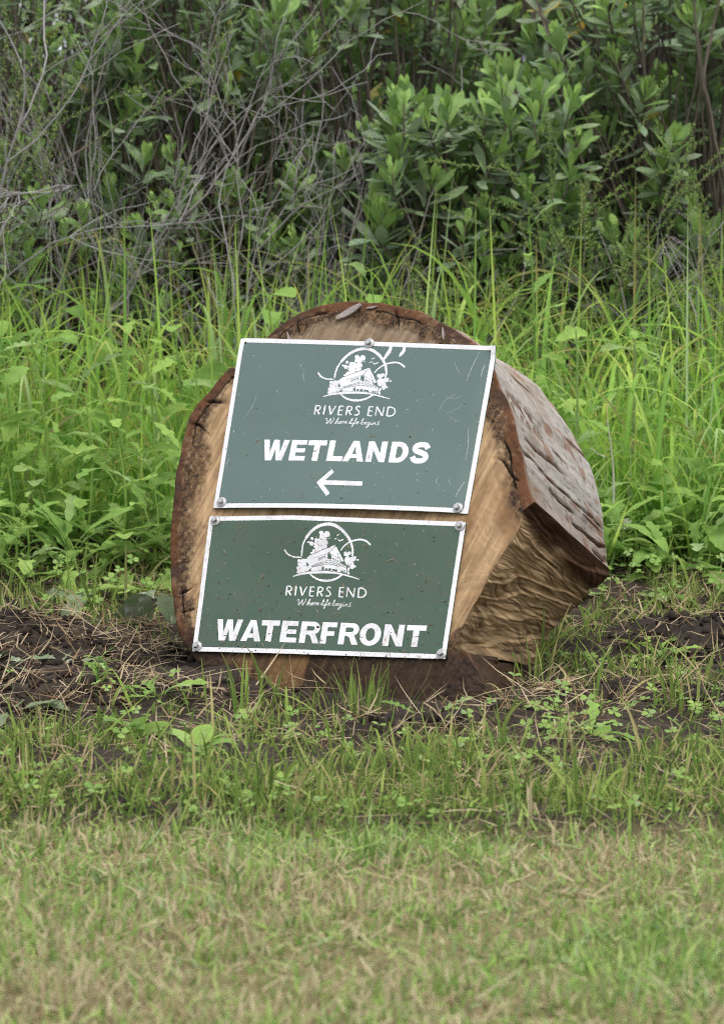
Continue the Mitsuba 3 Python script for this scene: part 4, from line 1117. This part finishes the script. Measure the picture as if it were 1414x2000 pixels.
def shrub(x, y, label, seed, boxes, tips, leaf=.075, parts=300, lean=(0., 0.), group=None, per=17, gap=.36):
    """boxes: list of (x0,x1,y0,y1,z0,z1,weight) in which the rosettes sit."""
    r = np.random.default_rng(seed)
    key = thing('leafy_shrub', label, 'shrub', group)
    base = np.array([x, y, float(gz(x, y)) - .02])
    wts = np.array([b[6] for b in boxes], float)
    tip, stems = [], []
    while len(tip) < tips:
        b = boxes[r.choice(len(boxes), p=wts / wts.sum())]
        c = r.uniform([b[0], b[2], b[4]], [b[1], b[3], b[5]])
        if meshkit.noise(c * 5 + seed, 3) > gap and (len(tip) < 2 or min(np.linalg.norm(np.array(tip[-60:]) - c, axis=1)) > .045):
            tip.append(c)
    mats, ages, var = [], [], []
    for c in tip:
        up = unit(np.array([.35 * (c[0] - base[0]) + r.normal(0, .22) + .5 * lean[0], -.22 + r.normal(0, .22), 1.0]))
        mid = base + (c - base) * [.45, .45, .5] + [r.normal(0, .08), r.normal(0, .05), .05]
        t = np.linspace(0, 1, 9)[:, None]
        end = c - up * .11
        P = (1 - t) ** 2 * base + 2 * t * (1 - t) * mid + t ** 2 * end
        P[1:-1] += r.normal(0, .008, (7, 3))
        P = np.vstack([P, c - up * .05, c])
        stems.append(tube(P, np.r_[np.linspace(.007, .0028, 9), .0026, .0016], 4, r.integers(0, 60)))
        a = unit(np.cross(up, [.3, .2, 1.])); bb = np.cross(up, a)
        npl = int(per * r.uniform(.7, 1.2))
        scl = leaf * r.uniform(.75, 1.2)
        for i in range(npl):
            h = i / npl                                    # 0 tip, 1 low on the twig
            az = i * 2.39996 + r.normal(0, .2)
            tilt = .18 + 1.15 * h + r.normal(0, .10)
            out = a * math.cos(az) + bb * math.sin(az)
            ax = unit(up * math.cos(tilt) + out * math.sin(tilt) + np.array([0, 0, -.25 * h]))
            nz = unit(up * math.sin(tilt) - out * math.cos(tilt))
            sd = unit(np.cross(nz, ax)); nz = np.cross(ax, sd)
            s = scl * (.45 + .75 * min(1, h * 2.2)) * r.uniform(.85, 1.15)
            o = c - up * (.015 + .13 * h)
            M = np.eye(4); M[:3, 0] = ax * s; M[:3, 1] = sd * s; M[:3, 2] = nz * s; M[:3, 3] = o
            mats.append(M); ages.append(0 if h < .30 else 1 if h < .55 else 2 if r.uniform() < .75 else 3); var.append(r.integers(0, 6))
    mats, ages, var = np.array(mats), np.array(ages), np.array(var)
    putm('branches', join(*stems), 'stem_bark', key)
    # the leaves nearest the front and inside the view are parts of their own
    d = mats[:, 1, 3] + 3 * (np.abs(mats[:, 0, 3]) > .098 * mats[:, 1, 3] - .12) + 2 * (mats[:, 2, 3] < .75)
    order = np.argsort(d)
    near, rest = order[:parts], order[parts:]
    for i in near:
        put('leaf', PROTO_PLY[ages[i]][var[i]], None, key, to_world=T(mats[i].tolist()))
    out = []
    for a in range(4):
        for k_ in range(6):
            sel = rest[(ages[rest] == a) & (var[rest] == k_)]
            if len(sel):
                pv, pf, pu = PROTO[a][k_]
                V = np.einsum('nij,vj->nvi', mats[sel][:, :3, :3], pv) + mats[sel][:, None, :3, 3]
                F_ = (pf[None] + (np.arange(len(sel)) * len(pv))[:, None, None]).reshape(-1, 3)
                U = np.tile(pu, (len(sel), 1)); U[:, 0] += 2 * np.repeat(r.integers(0, 80, len(sel)), len(pv))
                out.append((V.reshape(-1, 3), F_, U))
    if out:
        putm('foliage', join(*out), 'shrub_leaf', key, kind='stuff')


shrub(.35, 11.75, 'leafy green shrub with upright rosettes right of centre behind the log', 201, [(.03, .60, 11.45, 11.75, .60, 1.30, 1.)], 105, .078)
shrub(.95, 11.95, 'leafy shrub with bare brown slanting stems at the upper right', 202, [(.35, 1.15, 11.6, 12.1, .9, 1.75, 1.), (.6, 1.3, 11.55, 11.9, .5, 1.0, .8)], 200, .074, lean=(-.4, 0))
shrub(.05, 12.15, 'dense leafy shrub at the top centre with a large rosette near the upper edge', 203, [(-.25, .35, 11.8, 12.3, 1.0, 1.85, 1.), (-.3, .3, 11.8, 12.2, .5, 1.0, .5)], 150, .076)
shrub(-.45, 12.0, 'leafy shrub behind the grey dead branches left of centre', 204, [(-.75, -.1, 11.65, 12.1, .6, 1.75, 1.)], 170, .068)
shrub(-.95, 12.0, 'leafy shrub behind bare twigs at the far left', 205, [(-1.3, -.65, 11.7, 12.2, .45, 1.75, 1.)], 150, .066)
shrub(-.78, 11.45, 'low round leaved shrub with yellow leaves at left above the tall grass', 206, [(-1.0, -.50, 11.4, 11.6, .66, 1.0, 1.)], 22, .06, 200)
shrub(1.75, 12.1, 'leafy shrub beyond the right edge of the picture', 207, [(1.2, 2.3, 11.8, 12.4, .5, 1.85, 1.)], 70, .08, 0)
shrub(-1.8, 12.1, 'leafy shrub beyond the left edge of the picture', 208, [(-2.4, -1.3, 11.8, 12.4, .5, 1.85, 1.)], 70, .08, 0)
for i, (bx, lb) in enumerate([(-1.7, 'deep background shrub far beyond the left edge'), (-.75, 'dark background shrub behind the leafy shrubs at left'), (.1, 'dark background shrub behind the leafy shrubs at centre'), (.9, 'dark background shrub behind the leafy shrubs at right'), (1.8, 'deep background shrub far beyond the right edge')]):
    shrub(bx, 13.2, lb, 220 + i, [(bx - .6, bx + .6, 12.6, 13.5, .35, 2.6, 1.)], 230, .09, 120 if abs(bx) < 1 else 0, per=13, gap=.25)
for i, (bx, lb) in enumerate([(-.55, 'hindmost tall shrub between the left and the centre ones'), (.6, 'hindmost tall shrub between the centre and the right ones'), (-1.4, 'hindmost tall shrub at the left closing the view'), (0, 'hindmost tall shrub at the centre closing the view'), (1.4, 'hindmost tall shrub at the right closing the view')]):
    shrub(bx, 14.4, lb, 240 + i, [(bx - .9, bx + .9, 14.0, 14.9, .6, 3.4, 1.)], 180, .17, 0, per=13, gap=.05)

# ---------------------------------------------------------------- grey dead branches
def grow(r, p, d, L, R, lvl, out, maxl, bend, kids):
    k = max(4, int(L / .05))
    P, q, dd = [p], p.copy(), d.copy()
    for i in range(k):
        dd = unit(dd + r.normal(0, bend, 3) + np.array([0, 0, .015]))
        q = q + dd * L / k
        P.append(q.copy())
    P = np.array(P)
    out.append((lvl, P, np.linspace(R, R * .4, k + 1) * r.uniform(.8, 1.25, k + 1)))
    if lvl < maxl:
        for _ in range(r.poisson(kids[lvl])):
            i = r.integers(max(1, k // 5), k)
            ax = unit(r.normal(0, 1, 3))
            t = unit(P[i] - P[i - 1])
            nd = unit(t + .75 * unit(np.cross(t, ax)) * r.uniform(.5, 1.2))
            nd[1] *= .6
            grow(r, P[i], unit(nd), L * r.uniform(.35, .65), R * .55, lvl + 1, out, maxl, bend * 1.2, kids)


def dead_shrub(x, y, label, seed, dirs, length, rad0, kids=(7, 4, 2), mat='twig_bark', name='dead_shrub', cat='dead shrub', bend=.10):
    r = np.random.default_rng(seed)
    key = thing(name, label, cat)
    out = []
    for dx, dy, dz, lf in dirs:
        b = np.array([x + r.normal(0, .05), y + r.normal(0, .06), float(gz(x, y)) - .02])
        grow(r, b, unit([dx, dy, dz]), length * lf, rad0 * r.uniform(.7, 1.2), 0, out, 3, bend, kids)
    tw = []
    for l, P, R in out:
        if l <= 1:
            putm('branch', tube(P, R, 6, r.integers(0, 60)), mat, key)
        else:
            tw.append(tube(P, np.maximum(R, .0009), 4, r.integers(0, 60)))
    putm('twigs', join(*tw), mat, key, kind='stuff')
    return key, out


dead_shrub(-.72, 11.55, 'grey dead shrub with fanning bare twigs left of centre, above the tall grass', 301, [(1.0, -.1, .65, 1.1), (.9, -.1, .9, 1.15), (.7, 0, 1.0, 1.1), (.45, 0, 1.2, 1.1), (1., -.15, .40, 1.), (.1, 0, 1.2, 1.1), (.8, -.2, .75, .9)], 1.05, .0044, (8.5, 4.2, 1.7), bend=.13)
dead_shrub(-.25, 11.6, 'low grey tangle of dead branches sweeping to the right behind the top of the log', 302, [(1., -.1, .55, 1.), (.9, -.05, .9, 1.0), (.7, -.1, 1.0, .9), (1., 0, .35, .9), (.3, 0, 1., .9), (-.5, 0, .8, .8)], .85, .0042, (8.5, 4.4, 1.8), bend=.13)
dead_shrub(-1.15, 11.5, 'bare dark stems of a dead shrub at the upper left edge', 303, [(.45, 0, 1.2, 1.2), (.7, 0, 1., 1.1), (.2, 0, 1.2, 1.2), (.9, 0, .7, 1.)], 1.2, .0050, (6.5, 3.2, 1.4), bend=.12)
dead_shrub(1.0, 11.75, 'brown slanting bare branches at the upper right', 304, [(-.55, 0, 1.0, 1.2), (-.35, 0, 1.1, 1.25), (-.15, 0, 1.2, 1.2), (-.75, 0, .8, 1.1), (.1, 0, 1.2, 1.1), (-.45, -.1, 1.1, 1.2)], 1.3, .0085, (2.5, 1.6, .8), mat='stem_bark', bend=.07)
dead_shrub(.92, 11.35, 'fine grey dry twigs low at the right edge among the needle foliage', 305, [(-.2, 0, 1., .8), (.15, 0, 1., .9), (-.5, 0, .8, .8), (.4, 0, .9, .8), (-.9, 0, .35, .7)], .75, .0045, (6, 4, 2))

# ---------------------------------------------------------------- fine-leaved heath shrubs
def heath(x, y, label, seed, dirs, length, rad0):
    r = np.random.default_rng(seed)
    key = thing('heath_shrub', label, 'shrub')
    out = []
    for dx, dy, dz, lf in dirs:
        b = np.array([x + r.normal(0, .06), y + r.normal(0, .06), float(gz(x, y)) - .02])
        grow(r, b, unit([dx, dy, dz]), length * lf, rad0, 0, out, 2, .08, (7, 5))
    putm('branches', join(*[tube(P, np.maximum(R, .0008), 4, r.integers(0, 60)) for l, P, R in out]), 'stem_bark', key)
    B, D = [], []
    for l, P, R in out:
        if l == 0:
            continue
        s = np.linspace(0, len(P) - 1.001, int(np.linalg.norm(P[-1] - P[0]) / (.0022 if x > -.5 else .0040)))
        s = s[s > (len(P) - 1) * (.25 if l == 1 else .1)]
        i = s.astype(int)
        B.append(P[i] + (P[i + 1] - P[i]) * (s - i)[:, None]); D.append(unit(P[i + 1] - P[i]))
    B, D = np.vstack(B), np.vstack(D)
    n = len(B)
    dirn = unit(D * .9 + unit(r.normal(0, 1, (n, 3))) * 1.0)
    L = r.uniform(.008, .016, n)
    sd = unit(np.cross(dirn, r.normal(0, 1, (n, 3))))
    t = np.array([0, .5, 1.])
    P = B[:, None] + dirn[:, None] * (L[:, None] * t[None])[..., None]
    putm('needles', strips(P, np.repeat(sd[:, None], 3, 1), np.array([.5, 1., .25])[None] * np.full((n, 1), .0027), None, 0, r.integers(0, 60, n)), 'needle_leaf', key, kind='stuff')


heath(.92, 11.4, 'fine needle leaved green heath shrub low at the right above the grass', 401, [(-.5, -.1, 1., 1.), (-.2, 0, 1., 1.1), (.1, 0, 1., 1.1), (.3, 0, 1., 1.), (-.8, -.1, .8, .9), (.6, 0, .8, 1.)], .80, .0040)
heath(.50, 11.3, 'small sprig of heath with dewy needles right behind the grass, right of the log top', 402, [(-.5, -.1, .9, .8), (.2, 0, 1., .7), (-.9, 0, .5, .7)], .75, .003)
heath(-1.10, 11.3, 'needle leaved heath sprigs reaching in at the left edge', 403, [(.3, 0, 1., 1.2), (.15, -.1, 1.1, 1.3), (.5, -.1, .9, 1.), (0, 0, 1., 1.2)], 1.05, .004)

# ---------------------------------------------------------------- dew
rng = np.random.default_rng(55)
pts = np.vstack([g1[0][rng.integers(0, len(g1[0]), 420)], g2[0][rng.integers(0, len(g2[0]), 160)], rough[0][rng.integers(0, len(rough[0]), 160)]])
pts = pts[np.abs(pts[:, 0]) < 1.1]
ico = trimesh.creation.icosphere(1, 1.0)
dv, df = np.array(ico.vertices), np.array(ico.faces)
rd = rng.uniform(.0010, .0024, len(pts))
scene['water'] = {'type': 'dielectric', 'int_ior': 1.33}
put('dew_drops', ((pts[:, None] + dv[None] * rd[:, None, None]).reshape(-1, 3), (df[None] + (np.arange(len(pts)) * len(dv))[:, None, None]).reshape(-1, 3)), 'water', None, True, kind='stuff', label='small dew drops on the grass blades', cat='dew')
